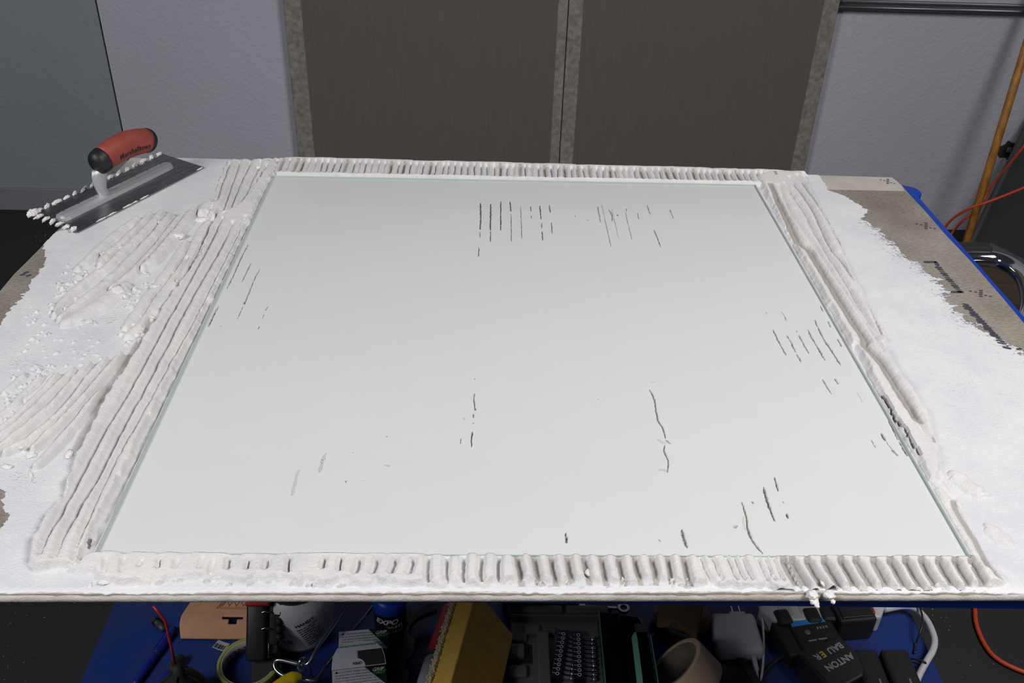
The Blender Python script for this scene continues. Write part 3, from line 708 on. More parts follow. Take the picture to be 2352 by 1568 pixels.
bp = nt.nodes.new('ShaderNodeBump'); bp.inputs['Strength'].default_value = .8; bp.inputs['Distance'].default_value = .0014
n3 = nt.nodes.new('ShaderNodeTexNoise'); n3.inputs['Scale'].default_value = 480; n3.inputs['Detail'].default_value = 5; n3.inputs['Roughness'].default_value = .62
nt.links.new(tc.outputs['Object'], n3.inputs[0]); nt.links.new(n3.outputs[0], bp.inputs['Height']); nt.links.new(bp.outputs[0], b.inputs['Normal'])

m_bed = m_mortar.copy(); m_bed.name = 'pressed_mortar'
for n_ in m_bed.node_tree.nodes:
    if n_.type == 'BUMP': n_.inputs['Strength'].default_value = .05
    if n_.type == 'VALTORGB' and n_.color_ramp.elements[0].color[0] > .5: n_.color_ramp.elements[0].color = (.985, .985, .99, 1)
mortar = empty('thinset_mortar', (0, 1.0, ZB), label='white thinset mortar combed into ridges around the glass sheet', cat='mortar')
# vertex normals of the whole relief so that its parts meet without seams
dzx = np.gradient(HT, xs, axis=1); dzy = np.gradient(HT, ys, axis=0)
NN = np.stack([-dzx, -dzy, np.ones_like(HT)], -1); NN /= np.linalg.norm(NN, axis=-1, keepdims=True)
THK = sstep(.0012, .0030, HT)
nyx = HT.shape[1]
idx = np.arange(HT.size).reshape(HT.shape)
FR = np.maximum(np.maximum(RID[:-1, :-1], RID[1:, :-1]), np.maximum(RID[:-1, 1:], RID[1:, 1:]))
def quads_mesh(name, coords, quads, mtl, parent, bare, thick, nrm=None, film=None):
    me = bpy.data.meshes.new(name)
    nv, nq = len(coords), len(quads)
    me.vertices.add(nv); me.vertices.foreach_set('co', np.ascontiguousarray(coords, np.float32).ravel())
    me.loops.add(nq * 4); me.loops.foreach_set('vertex_index', np.ascontiguousarray(quads, np.int32).ravel())
    me.polygons.add(nq); me.polygons.foreach_set('loop_start', np.arange(0, nq * 4, 4, dtype=np.int32))
    me.update(calc_edges=True)
    me.polygons.foreach_set('use_smooth', np.ones(nq, bool))
    for nm, val in (('bare', bare), ('thick', thick), ('film', film if film is not None else np.zeros(nv))):
        a_ = me.attributes.new(nm, 'FLOAT', 'POINT'); a_.data.foreach_set('value', np.ascontiguousarray(val, np.float32))
    if nrm is not None: me.normals_split_custom_set_from_vertices(nrm.tolist())
    return link(name, me, mtl, parent)
for rid, nm, lb in ((0, 'skim_coat', 'thin scraped white coat'), (1, 'ridge_band', 'long parallel ridges beside the glass'), (2, 'ridge_band', 'short ridges along the front edge'), (3, 'ridge_band', 'combed ridge and squeezed lip'),
                (4, 'ridge_band', 'fine short ridges along the back edge'), (5, 'swirl_ridges', 'curved trowel strokes'), (6, 'swirl_ridges', 'curved trowel strokes')):
    jj, ii = np.nonzero(fk & (FR == rid))
    if len(jj) == 0: continue
    qd = np.stack([idx[jj, ii], idx[jj, ii + 1], idx[jj + 1, ii + 1], idx[jj + 1, ii]], 1)
    un, inv = np.unique(qd, return_inverse=True); qd = inv.reshape(-1, 4)
    co = np.stack([GX.ravel()[un], GY.ravel()[un] - 1.0, HT.ravel()[un]], 1)
    o = quads_mesh(nm, co, qd, m_mortar, mortar, BARE.ravel()[un], THK.ravel()[un], NN.reshape(-1, 3)[un], FILM.ravel()[un])
    o['label'] = lb; o['kind'] = 'stuff'

# --- pressed bed under the glass with the voids left in it
VO = []
def vo(ox, oy, sc, lst):
    for (pts, w_, dep) in lst: VO.append(([(ox + x / sc, oy + y / sc) for (x, y) in pts], w_ / sc, dep))
vo(1000, 430, 3.92, [([(405, 130), (408, 250), (402, 372)], 12, 1), ([(402, 390), (400, 440)], 5, .8), ([(393, 530), (388, 615)], 6, .8), ([(498, 140), (495, 380)], 12, 1), ([(497, 385), (494, 480)], 7, .9),
    ([(588, 115), (588, 380)], 9, 1), ([(672, 115), (680, 210)], 9, 1), ([(680, 225), (682, 340), (684, 480)], 5, .8), ([(767, 160), (773, 300), (778, 455)], 4, .7), ([(858, 160), (862, 208)], 6, .9), ([(862, 245), (864, 270)], 5, .8),
    ([(940, 155), (952, 280)], 8, 1), ([(955, 310), (960, 360)], 6, .9), ([(960, 385), (965, 470)], 9, 1), ([(1025, 150), (1035, 220)], 7, .8), ([(1045, 305), (1052, 405)], 7, 1), ([(1497, 145), (1540, 340), (1582, 525)], 3.5, .6),
    ([(1560, 190), (1590, 245), (1590, 295)], 14, .6), ([(1585, 180), (1620, 320), (1650, 455)], 3, .5), ([(1710, 210), (1740, 340), (1770, 460)], 4, .6), ([(1905, 150), (1935, 240)], 5, .8), ([(1965, 370), (2000, 450), (2030, 530)], 7, .8), ([(2110, 190), (2145, 270)], 5, .8),
    ([(1460, 160), (1475, 240), (1490, 310)], 6, .7), ([(1820, 220), (1830, 270), (1845, 280)], 5, .6), ([(1640, 230), (1642, 250)], 9, .9), ([(1718, 180), (1720, 205)], 6, .8), ([(1135, 320), (1150, 325)], 6, .6), ([(1155, 390), (1205, 408)], 6, .5), ([(1257, 240), (1258, 258)], 5, .6), ([(1373, 278), (1375, 292)], 5, .7)])
vo(440, 520, 6.03, [([(785, 230), (670, 450), (570, 680), (485, 850)], 12, 1), ([(820, 490), (750, 640), (695, 750)], 9, .9), ([(945, 570), (880, 690), (800, 880), (730, 1060)], 10, .95), ([(735, 1020), (722, 1065)], 20, 1), ([(710, 1090), (670, 1180), (630, 1270)], 8, .9),
    ([(370, 1090), (300, 1220), (230, 1370)], 17, 1), ([(1058, 1090), (1020, 1150)], 11, 1), ([(1000, 1200), (980, 1260)], 5, .7), ([(940, 1360), (918, 1410)], 9, .9), ([(412, 1355), (400, 1375)], 8, .7)])
vo(600, 840, 3.92, [([(1920, 235), (1915, 300), (1925, 380)], 7, .8), ([(1925, 370), (1928, 392)], 12, .9), ([(1908, 420), (1910, 455)], 7, .8), ([(1905, 498), (1908, 510)], 7, .7), ([(1900, 580), (1893, 660), (1892, 720)], 11, 1), ([(1798, 640), (1795, 690)], 6, .8), ([(1825, 455), (1826, 475)], 4, .7),
    ([(580, 775), (555, 820), (540, 880), (525, 945)], 34, .32), ([(546, 826), (544, 834)], 14, 1), ([(543, 854), (541, 862)], 14, 1), ([(343, 920), (315, 990), (295, 1070), (277, 1155)], 24, .28), ([(1110, 880), (1152, 890)], 18, .5), ([(762, 1020), (760, 1038)], 8, .9), ([(905, 1018), (908, 1024)], 7, .6), ([(1129, 616), (1130, 628)], 5, .7), ([(824, 765), (825, 772)], 6, .7), ([(1922, 102), (1923, 115)], 5, .8)])
vo(1250, 840, 3.36, [([(812, 175), (850, 250), (860, 320), (880, 410), (915, 470), (935, 552)], 11, .7), ([(930, 600), (925, 650), (958, 730), (952, 812)], 9, .7), ([(890, 800), (920, 785), (950, 805)], 26, .3), ([(870, 555), (905, 575), (930, 590)], 30, .25), ([(935, 560), (975, 592)], 10, .6),
    ([(1065, 1250), (1075, 1320), (1105, 1395)], 18, .8), ([(1525, 1040), (1560, 1150), (1575, 1260), (1630, 1370), (1690, 1440)], 14, .75), ([(1535, 1140), (1535, 1200), (1555, 1260)], 14, .2), ([(1693, 925), (1720, 1030), (1780, 1188)], 16, .85), ([(1780, 850), (1800, 930), (1808, 958)], 11, .9),
    ([(165, 1278), (166, 1300)], 7, .9), ([(170, 1305), (175, 1355)], 18, .95), ([(1465, 1240), (1490, 1222)], 24, .6), ([(1870, 1130), (1887, 1168)], 12, 1), ([(2150, 95), (2180, 150), (2220, 212)], 8, .9), ([(2243, 90), (2270, 132)], 9, .95), ([(820, 120), (865, 110)], 10, .6), ([(1605, 1035), (1614, 1055)], 7, .8), ([(414, 245), (415, 250)], 7, .8), ([(1838, 1035), (1852, 1050)], 5, .6), ([(885, 1328), (896, 1345)], 6, .6)])
vo(1700, 680, 3.92, [([(295, 290), (370, 440), (415, 522)], 11, .9), ([(418, 340), (460, 410), (502, 495)], 9, .9), ([(510, 510), (550, 582)], 8, .95), ([(505, 295), (515, 315)], 8, .9), ([(525, 335), (565, 405), (620, 508)], 10, .8), ([(612, 290), (650, 370), (710, 470), (765, 570)], 11, .9),
    ([(672, 200), (700, 270)], 7, .9), ([(700, 265), (750, 370), (830, 490), (908, 615)], 13, .85), ([(355, 125), (385, 145), (420, 212)], 5, .6), ([(720, 75), (750, 135)], 6, .8), ([(790, 215), (815, 270)], 6, .8), ([(878, 375), (915, 445)], 9, .9), ([(1270, 1222), (1310, 1292)], 14, 1), ([(1310, 1292), (1370, 1370)], 6, .6), ([(1370, 1370), (1418, 1425)], 16, 1),
    ([(1340, 1115), (1380, 1190), (1425, 1285)], 11, .7), ([(1430, 1300), (1465, 1350), (1508, 1428)], 18, .8), ([(1180, 1280), (1220, 1350)], 5, .8), ([(1045, 850), (1075, 890), (1103, 943)], 4, .6), ([(232, 128), (242, 150)], 5, .6)])
cs_ = .008; ncu, ncv = int(GW / cs_) + 1, int(GD / cs_) + 1; su_, sv_ = GW / ncu, GD / ncv; K = 17
cells = {}
lines = []
for (pts, wpx, dep) in VO:
    wp = []
    for (x, y) in pts:
        p = onz(x, y, ZB + GB + .0012); dx_, dy_ = p[0] - gc.x, p[1] - gc.y
        wp.append((dx_ * gu.x + dy_ * gu.y + GW / 2, dx_ * gv.x + dy_ * gv.y + GD / 2))
    mmpp = float(np.linalg.norm(onz(pts[0][0] + 1, pts[0][1], ZB) - onz(pts[0][0], pts[0][1], ZB)))
    wp = smooth_line(wp, 4); wm = wpx * mmpp * .98
    lines.append((wp, wm, dep)); li = len(lines) - 1
    for i in range(len(wp) - 1):
        n_ = max(1, int(math.dist(wp[i], wp[i + 1]) / .003))
        for k in range(n_ + 1):
            t = k / n_; u_ = wp[i][0] * (1 - t) + wp[i + 1][0] * t; v_ = wp[i][1] * (1 - t) + wp[i + 1][1] * t
            for du in (-.5, 0, .5):
                for dv in (-.5, 0, .5):
                    c_ = (int((u_ + du * cs_ * .9) / su_), int((v_ + dv * cs_ * .9) / sv_))
                    if 0 <= c_[0] < ncu and 0 <= c_[1] < ncv: cells.setdefault(c_, set()).add(li)
co, qd, br, off = [], [], [], 0
for a in range(ncu):
    for c_ in range(ncv):
        ls = cells.get((a, c_)); k = K if ls else 1
        uu, vv = np.meshgrid(np.linspace(a * su_, (a + 1) * su_, k + 1), np.linspace(c_ * sv_, (c_ + 1) * sv_, k + 1))
        dep = np.zeros(uu.shape)
        if ls:
            ju = uu + .0005 * fbm(uu, vv, .004, 2, 1); jv = vv + .0004 * fbm(uu, vv, .004, 2, 4)
            wj = fbm(uu, vv, .0045, 3, 3)
            for li in ls:
                wp, wm, dp = lines[li]; d_, t_ = pdist(ju, jv, wp)
                ww = wm / 2 * np.clip(np.minimum(t_, 1 - t_) * 6 + .35, 0, 1) * np.clip(1 + (.9 if wm < .004 else .35) * wj, 0, 1.8)
                dep = np.maximum(dep, dp * .9 * (1 - sstep(-.00025, .00035, d_ - ww)))
        z = GB - dep * (GB - .0002)
        u0, v0 = uu.ravel() - GW / 2, vv.ravel() - GD / 2
        co.append(np.stack([gc.x + gu.x * u0 + gv.x * v0, gc.y + gu.y * u0 + gv.y * v0 - 1.0, z.ravel()], 1)); br.append(np.clip(dep.ravel() * .52, 0, .8))
        ii, jj = np.meshgrid(np.arange(k), np.arange(k)); s_ = off + (jj * (k + 1) + ii).ravel()
        qd.append(np.stack([s_, s_ + 1, s_ + k + 2, s_ + k + 1], 1)); off += (k + 1) ** 2
co = np.concatenate(co); qd = np.concatenate(qd); br = np.concatenate(br)
o = quads_mesh('pressed_bed', co, qd, m_bed, mortar, br, np.ones(len(co)) * .3, None, np.clip(br / .52 * 1.6, 0, .8))
o['label'] = 'flat mortar bed pressed under the glass with dark thin voids'; o['kind'] = 'stuff'

# --- ragged smear of mortar over the front edge
bm = bmesh.new(); prv = None
for k in range(1101):
    x = BX0 + .004 + (.696 - BX0 - .004) * k / 1100; yf = front_y(x)
    aend = 20 + 30 * float(fbm(np.array([x]), np.array([.3]), .05, 5, 2)[0]) + 16 * float(fbm(np.array([x]), np.array([.7]), .006, 3, 4)[0]) + (18 if x > .30 else 0)
    aend = max(0, min(85, aend)); row = [(yf + .0110, .0002), (yf + .0062, .0010)]
    for j in range(7):
        a_ = math.radians(-8 + (aend + 8) * j / 6); rr2 = .0062 + .0003 * math.sin(j * 2.1 + x * 700) - (.0010 if j == 6 else 0)
        row.append((yf + .0045 - rr2 * math.sin(a_), -.0050 + (rr2 - .0001) * math.cos(a_)))
    cur = [bm.verts.new((x, y_ - 1.0, z_)) for (y_, z_) in row]
    if prv:
        for j in range(8): bm.faces.new((prv[j], prv[j + 1], cur[j + 1], cur[j]))
    prv = cur
o = obj('edge_smear', bm, m_bed, mortar, True)
# --- lumps of mortar
def clump_bm(sz, seed, flat=.6, rough=.45, sub_=3):
    bm = bmesh.new(); bmesh.ops.create_icosphere(bm, subdivisions=sub_, radius=1.0)
    ofs = Vector((seed * 3.1, seed * 1.7, seed * .9))
    for v in bm.verts:
        p = v.co.copy()
        d_ = mnoise.fractal(p * 1.6 + ofs, 1.0, 2.1, 4) * rough + abs(mnoise.noise(p * 4 + ofs)) * rough * .6
        p = p * (1 + d_)
        v.co = Vector((p.x * sz[0], p.y * sz[1], (p.z * flat + .3) * sz[2]))
    return bm
lumps = [(270, 672, 26, 20, 17, .2), (288, 680, 10, 12, 15, .5), (408, 545, 24, 13, 12, 0), (463, 503, 26, 12, 11, .2), (480, 478, 16, 9, 9, .3), (331, 624, 24, 6, 9, -.7), (357, 660, 16, 12, 9, .5), (300, 703, 18, 10, 7, -.6), (162, 737, 16, 9, 8, .3), (205, 735, 12, 12, 6, .4), (188, 735, 11, 10, 6, .2),
         (70, 1042, 16, 14, 10, .3), (52, 1030, 7, 9, 8, 0), (15, 1068, 22, 9, 9, -.3), (157, 1040, 12, 18, 9, .2), (70, 1085, 6, 18, 5, .6), (158, 745, 9, 6, 5, .2), (220, 811, 16, 4, 3, -.3), (195, 810, 8, 5, 4, .1), (240, 585, 14, 14, 5, .8), (277, 570, 10, 18, 5, .7), (308, 564, 6, 5, 5, 0), (368, 513, 8, 10, 5, .6),
         (593, 384, 10, 8, 9, 0), (708, 369, 6, 6, 8, 0), (1085, 376, 12, 5, 6, 0), (1372, 381, 5, 5, 5, 0), (1090, 378, 6, 5, 6, 0), (1866, 1364, 20, 14, 16, .2), (1872, 1373, 16, 12, 14, .2), (1878, 1381, 8, 9, 10, .1), (1906, 1364, 18, 12, 12, 0), (1916, 1373, 8, 8, 9, 0), (2128, 1022, 9, 8, 5, .6), (2256, 1134, 9, 6, 5, .3), (1352, 1314, 14, 12, 5, 0), (240, 1335, 20, 10, 6, .1), (205, 1340, 8, 10, 5, .2), (2225, 1295, 10, 7, 5, 0), (2190, 1312, 9, 8, 5, .5), (1890, 1340, 7, 10, 4, .2)]
for k, (x, y, wx_, wy_, hh, rz) in enumerate(lumps):
    p = onz(x, y, ZB + .003); mm = float(np.linalg.norm(onz(x + 1, y, ZB) - onz(x, y, ZB)))
    j = min(len(ys) - 1, max(0, np.searchsorted(ys, p[1]))); i = min(len(xs) - 1, max(0, np.searchsorted(xs, p[0])))
    zh = min(float(HT[j, i]), .006) * .7 if y < 1360 else (.001 if y < 1366 else -.002)
    bm = clump_bm((wx_ * mm * .62, wy_ * mm * .8, hh * mm * .55), k + 1, .8, .5)
    bmesh.ops.transform(bm, matrix=Matrix.Translation((p[0], p[1] - 1.0, zh)) @ Matrix.Rotation(rz, 4, 'Z'), verts=bm.verts)
    o = obj('mortar_clump', bm, mat('mortar_lump', rgb(231, 228, 226), .85, bump=.7, bscale=480, bdist=.0012, spec=.25), mortar, True)

# ------------------------------------------------------------------ glass sheet
m_glass = bpy.data.materials.new('pale_glass'); m_glass.use_nodes = True
nt = m_glass.node_tree; nt.nodes.remove(nt.nodes['Principled BSDF']); out = nt.nodes['Material Output']
tr = nt.nodes.new('ShaderNodeBsdfTransparent'); tr.inputs[0].default_value = (.979, .986, .981, 1)
gl = nt.nodes.new('ShaderNodeBsdfGlossy'); gl.inputs['Roughness'].default_value = .05
fr = nt.nodes.new('ShaderNodeFresnel'); fr.inputs[0].default_value = 1.5
geo = nt.nodes.new('ShaderNodeNewGeometry'); inv_ = nt.nodes.new('ShaderNodeMath'); inv_.operation = 'SUBTRACT'; inv_.inputs[0].default_value = 1.0
nt.links.new(geo.outputs['Backfacing'], inv_.inputs[1])
fm = nt.nodes.new('ShaderNodeMath'); fm.operation = 'MULTIPLY'; nt.links.new(fr.outputs[0], fm.inputs[0]); nt.links.new(inv_.outputs[0], fm.inputs[1])
mxs = nt.nodes.new('ShaderNodeMixShader'); nt.links.new(fm.outputs[0], mxs.inputs[0]); nt.links.new(tr.outputs[0], mxs.inputs[1]); nt.links.new(gl.outputs[0], mxs.inputs[2]); nt.links.new(mxs.outputs[0], out.inputs[0])
m_gedge = mat('glass_edge', rgb(188, 204, 198), .25)
ge = empty('glass_sheet', (gc.x, gc.y, ZB + GB), (0, 0, math.atan2(gu.y, gu.x)), label='large pale green glass sheet set into the white mortar', cat='glass')
bm = add_box(bmesh.new(), (0, 0, GT / 2 + .00005), (GW - .001, GD - .001, GT))
obj('pane', bm, m_glass, ge)
def rim(name, x0_, y0_, x1_, y1_):
    box(name, ((x0_ + x1_) / 2, (y0_ + y1_) / 2, GT / 2 + .0001), (abs(x1_ - x0_), abs(y1_ - y0_), GT), m_gedge, ge, r=.0004, seg=1)
t_ = .0008
rim('polished_edge', -GW / 2, -GD / 2, -GW / 2 + t_, GD / 2); rim('polished_edge', GW / 2 - t_, -GD / 2, GW / 2, GD / 2)
rim('polished_edge', -GW / 2 + t_, -GD / 2, GW / 2 - t_, -GD / 2 + t_); rim('polished_edge', -GW / 2 + t_, GD / 2 - t_, GW / 2 - t_, GD / 2)

# ------------------------------------------------------------------ notched trowel
TZ = ZB + .0022
tA, tB, tC = V(onz(469, 385, TZ)), V(onz(177, 535, TZ)), V(onz(59, 498, TZ + .0065))
tu = (tA - tB); TL = tu.length; tu.normalize()
tv = tC - tB; tv -= tu * tv.dot(tu); TW = tv.length; tv.normalize(); tn = tu.cross(tv)
trowel = empty('notched_trowel', tB, label='notched steel trowel with red and black handle, mortar caked on its teeth', cat='trowel')
TM = frame((0, 0, 0), tu, tv)
trowel.matrix_world = Matrix.Translation(tB) @ TM
m_blade = mat('trowel_steel', (.30, .30, .31), .33, 1.0, vary=.35, vscale=30, bump=.05, bscale=900, stretch=(1, 6, 1))
m_alu = mat('trowel_aluminium', (.60, .61, .63), .55, .75, bump=.1, bscale=700)
m_red = mat('trowel_grip_red', rgb(150, 68, 56), .6, vary=.25, vscale=26, bump=.1, bscale=900, bdist=.0005)
m_grip = mat('trowel_grip_black', rgb(26, 26, 28), .5)
pb_ = [(0, 0), (TL, 0), (TL, TW)]
nt_ = 15; pit = TL / nt_
for k in range(nt_):
    xr_ = TL - k * pit
    pb_ += [(xr_ - pit * .5, TW), (xr_ - pit * .5, TW - .008), (xr_ - pit, TW - .008), (xr_ - pit, TW)] if k < nt_ - 1 else [(0, TW)]
nb = 7; pit2 = TW / nb
for k in range(nb - 1):
    yr_ = TW - k * pit2
    pb_ += [(0, yr_ - pit2 * .5), (.008, yr_ - pit2 * .5), (.008, yr_ - pit2), (0, yr_ - pit2)]
cln = []
for p in pb_:
    if not cln or math.dist(p, cln[-1]) > 1e-5: cln.append(p)
if math.dist(cln[0], cln[-1]) < 1e-5: cln.pop()
prism('blade', cln, 0, .0011, m_blade, trowel)
# mounting bar
bw = .0115
bm = bmesh.new()
prof = [(-bw, 0), (bw, 0), (bw * .85, .005), (bw * .35, .0075), (-bw * .35, .0075), (-bw * .85, .005)]
L0, L1 = .012, TL - .028; ringsb = []
for (xx, sc) in ((L0, .55), (L0 + .004, .9), (L0 + .012, 1), (L1 - .012, 1), (L1 - .004, .9), (L1, .55)):
    ringsb.append([bm.verts.new((xx, TW * .5 + y_ * sc, .0011 + z_ * (.4 + .6 * sc))) for (y_, z_) in prof])
for i in range(5):
    for k in range(6): bm.faces.new((ringsb[i][k], ringsb[i][(k + 1) % 6], ringsb[i + 1][(k + 1) % 6], ringsb[i + 1][k]))
bm.faces.new(ringsb[0]); bm.faces.new(ringsb[-1][::-1])
bar = obj('mounting_bar', bm, m_alu, trowel)
for k in range(8):
    lathe('rivet', [(0, 0), (.0022, 0), (.0020, .0006), (.0, .0009)], m_steel, bar, 12, False, Matrix.Translation((L0 + .015 + k * (L1 - L0 - .03) / 7, TW * .5 + .004, .0078)))
# shank: a thin curved web, wide seen from the side
bm = bmesh.new(); rs_ = []
for (xx, zz, wx_, wy_) in ((.104, .006, .014, .009), (.099, .010, .0085, .0080), (.096, .018, .0090, .0066), (.096, .030, .0130, .0054), (.098, .042, .0155, .0054), (.100, .050, .0150, .0060)):
    rs_.append([bm.verts.new((xx + wx_ * math.cos(a), TW * .5 + wy_ * math.sin(a), zz)) for a in [2 * math.pi * k / 16 for k in range(16)]])
for i in range(5):
    for k in range(16): bm.faces.new((rs_[i][k], rs_[i][(k + 1) % 16], rs_[i + 1][(k + 1) % 16], rs_[i + 1][k]))
bm.faces.new(rs_[0][::-1]); bm.faces.new(rs_[-1])
obj('shank', bm, m_alu, trowel, True)
# handle: curved grip
def hax(t):          # axis point, t 0..1
    x = .088 + .122 * t; z = .0545 + .0125 * math.sin(math.pi * min(1, max(0, t * .94 + .03))) + .001 * t
    return Vector((x, TW * .5, z))
def hrad(t):
    return .0178 + .0028 * math.sin(math.pi * t) + .0004 * t
def grip(name, t0, t1, m, cap0=0, cap1=0, n=14, grow=0.0):
    bm = bmesh.new(); rg_ = []
    for i in range(n + 1):
        t = t0 + (t1 - t0) * i / n; p = hax(t); tg = (hax(t + .01) - hax(t - .01)).normalized(); nn = Vector((-tg.z, 0, tg.x))
        r_ = hrad(t) + grow
        if cap0: r_ *= min(1, math.sqrt(max(.02, 1 - (1 - min(1, (t - t0) / cap0)) ** 2)))
        if cap1: r_ *= min(1, math.sqrt(max(.02, 1 - (1 - min(1, (t1 - t) / cap1)) ** 2)))
        rg_.append([bm.verts.new(p + Vector((0, 1, 0)) * math.cos(a) * r_ * .86 + nn * math.sin(a) * r_) for a in [2 * math.pi * k / 28 for k in range(28)]])
    for i in range(n):
        for k in range(28): bm.faces.new((rg_[i][k], rg_[i][(k + 1) % 28], rg_[i + 1][(k + 1) % 28], rg_[i + 1][k]))
    bm.faces.new(rg_[0][::-1]); bm.faces.new(rg_[-1])
    return obj(name, bm, m, trowel, True)
g_ = grip('grip', .17, .90, m_red); g_['label'] = 'red rubber grip'
grip('grip_collar', .0, .17, m_grip, cap0=.10, grow=.0006); grip('grip_end', .90, 1.04, m_grip, cap1=.13, grow=.0004)
p = hax(1.04); lathe('hanging_stud', [(0, 0), (.004, 0), (.004, .003), (.002, .005), (.0, .005)], m_alu, trowel, 14, False, Matrix.Translation(p) @ Matrix.Rotation(math.pi / 2, 4, 'Y'))
def on_grip(co):
    t = .30 + co.x / .122; ang = math.radians(200) - co.y / .019   # camera-facing side (low local y)
    pp = hax(t); tg = (hax(t + .01) - hax(t - .01)).normalized(); nn = Vector((-tg.z, 0, tg.x)); r_ = hrad(t) + .0010
    return pp + Vector((0, 1, 0)) * math.cos(ang) * r_ * .86 + nn * math.sin(ang) * r_
lt = text('lettering', 'Marshalltown', .0112, mat('grip_print', rgb(22, 18, 18), .6), g_, fn=on_grip, bold=.0001, space=1.08)
# mortar on the teeth
rs = random.Random(9)
m_lump = MATS['mortar_lump']
def tooth_clump(x, y, ang, l, w_, h_, sd):
    bm = clump_bm((l, w_, h_), sd, .9, .55, 4)
    bmesh.ops.transform(bm, matrix=Matrix.Translation((x, y, .001)) @ Matrix.Rotation(ang, 4, 'Z'), verts=bm.verts)
    obj('caked_mortar', bm, m_lump, trowel, True)
for k in range(nt_):
    x = TL - (k + .25) * pit
    tooth_clump(x + rs.uniform(-.001, .001), TW - .002, rs.uniform(.15, .7), rs.uniform(.0060, .0095), rs.uniform(.0020, .0034), rs.uniform(.0018, .0036), 300 + k)
for k in range(nb):
    y = TW - (k + .25) * pit2
    tooth_clump(.003, y, rs.uniform(-.3, .3), rs.uniform(.005, .008), rs.uniform(.0022, .0032), rs.uniform(.0022, .0034), 340 + k)
tooth_clump(.004, TW - .003, .4, .009, .006, .005, 360)
for k in range(9):
    tooth_clump(rs.uniform(.0, TL), .0008, 0, rs.uniform(.003, .010), .0009, .0011, 370 + k)

# ------------------------------------------------------------------ things on the lower shelf
def S(x, y, h=0.0): return V(onz(x, y, SZ + h))
m_ink2 = mat('print_black', rgb(24, 24, 26), .6)
m_dkgrey = mat('case_grey', rgb(98, 99, 95), .55, bump=.1, bscale=600)
m_paperw = mat('paper_white', rgb(205, 204, 208), .8)

# tan leather flap with a slot and an embossed badge
m_leather = mat('tan_leather', rgb(176, 130, 98), .75, vary=.15, vscale=30, bump=.15, bscale=700)
p0 = S(520, 1472)
e = empty('leather_pouch', (p0.x, p0.y, SZ), label='tan leather tool pouch flap with a slot and embossed badge', cat='pouch')
def lz(v):      # profile: rises from the front fold to the back
    return .003 + .014 * math.sin(min(1.0, v / .04) * math.pi / 2) + .12 * max(0, v - .04)
bm = bmesh.new(); th = .0035; NU, NV = 64, 64; hw = .070
def lpos(u, v):
    wob = .006 * math.sin(v * 60) if u < 0 else 0
    return Vector((u * hw - (wob if u < -.5 else 0) * (-u), v, lz(v)))
hole = lambda u, v: (abs(u * hw - .006) < .0165 and abs(v - .0305) < .0030) or (abs(u * hw - .006) < .0065 and .021 < v < .031)
grid = {}
vs_ = [i * .16 / NV for i in range(NV + 1)]; us_ = [-1 + 2 * i / NU for i in range(NU + 1)]
for s_, dz in ((0, th), (1, 0)):
    for i, u in enumerate(us_):
        for j, v in enumerate(vs_): grid[(s_, i, j)] = bm.verts.new(lpos(u, v) + Vector((0, 0, dz)))
for i in range(NU):
    for j in range(NV):
        uc, vc = (us_[i] + us_[i + 1]) / 2, (vs_[j] + vs_[j + 1]) / 2
        if hole(uc, vc): continue
        bm.faces.new([grid[(0, *k)] for k in ((i, j), (i + 1, j), (i + 1, j + 1), (i, j + 1))])
        bm.faces.new([grid[(1, *k)] for k in ((i, j), (i, j + 1), (i + 1, j + 1), (i + 1, j))])
be = [ed for ed in bm.edges if ed.is_boundary]
done = {}
for ed in be:
    pass
for ed in be:
    a_, b_ = ed.verts
    ka = [k for k, vv in grid.items() if vv is a_ or vv is b_]
    if len(ka) == 2 and ka[0][0] == 0 and ka[1][0] == 0:
        q_ = [grid[ka[0]], grid[ka[1]], grid[(1, ka[1][1], ka[1][2])], grid[(1, ka[0][1], ka[0][2])]]
        try: bm.faces.new(q_)
        except ValueError: pass
flap = obj('flap', bm, m_leather, e, True)
def on_leather(co): 
    u, v = co.x + .006, co.y
    return Vector((u, v, lz(v) + th + .0006))
bd = bmesh.new()
def emb_line(a_, b_):
    pts_ = [on_leather(Vector((a_[0] + (b_[0] - a_[0]) * k / 6, a_[1] + (b_[1] - a_[1]) * k / 6, 0))) for k in range(7)]
    add_tube(bd, pts_, .0006, 6, False)
for (sx, sy) in ((1, 1), (.88, .78)):
    q_ = [(-.030 * sx, .056 - .010 * sy), (.022 * sx, .056 - .010 * sy), (.032 * sx, .056 + .010 * sy), (-.020 * sx, .056 + .010 * sy)]
    for k in range(4): emb_line(q_[k], q_[(k + 1) % 4])
m_emb = mat('leather_emboss', rgb(150, 108, 80), .7)
obj('embossed_badge', bd, m_emb, e)
for k in range(9): pass
zig = [on_leather(Vector((-.022 + .0055 * k, .051 + (.010 if k % 2 else 0), 0))) for k in range(9)]
obj('embossed_badge', add_tube(bmesh.new(), zig, .0007, 6, False), m_emb, e)
lathe('snap', [(0, 0), (.007, 0), (.006, .003), (0, .004)], mat('dark_snap', rgb(80, 66, 54), .5), e, 18, False, Matrix.Translation((-.062, .080, .026)))

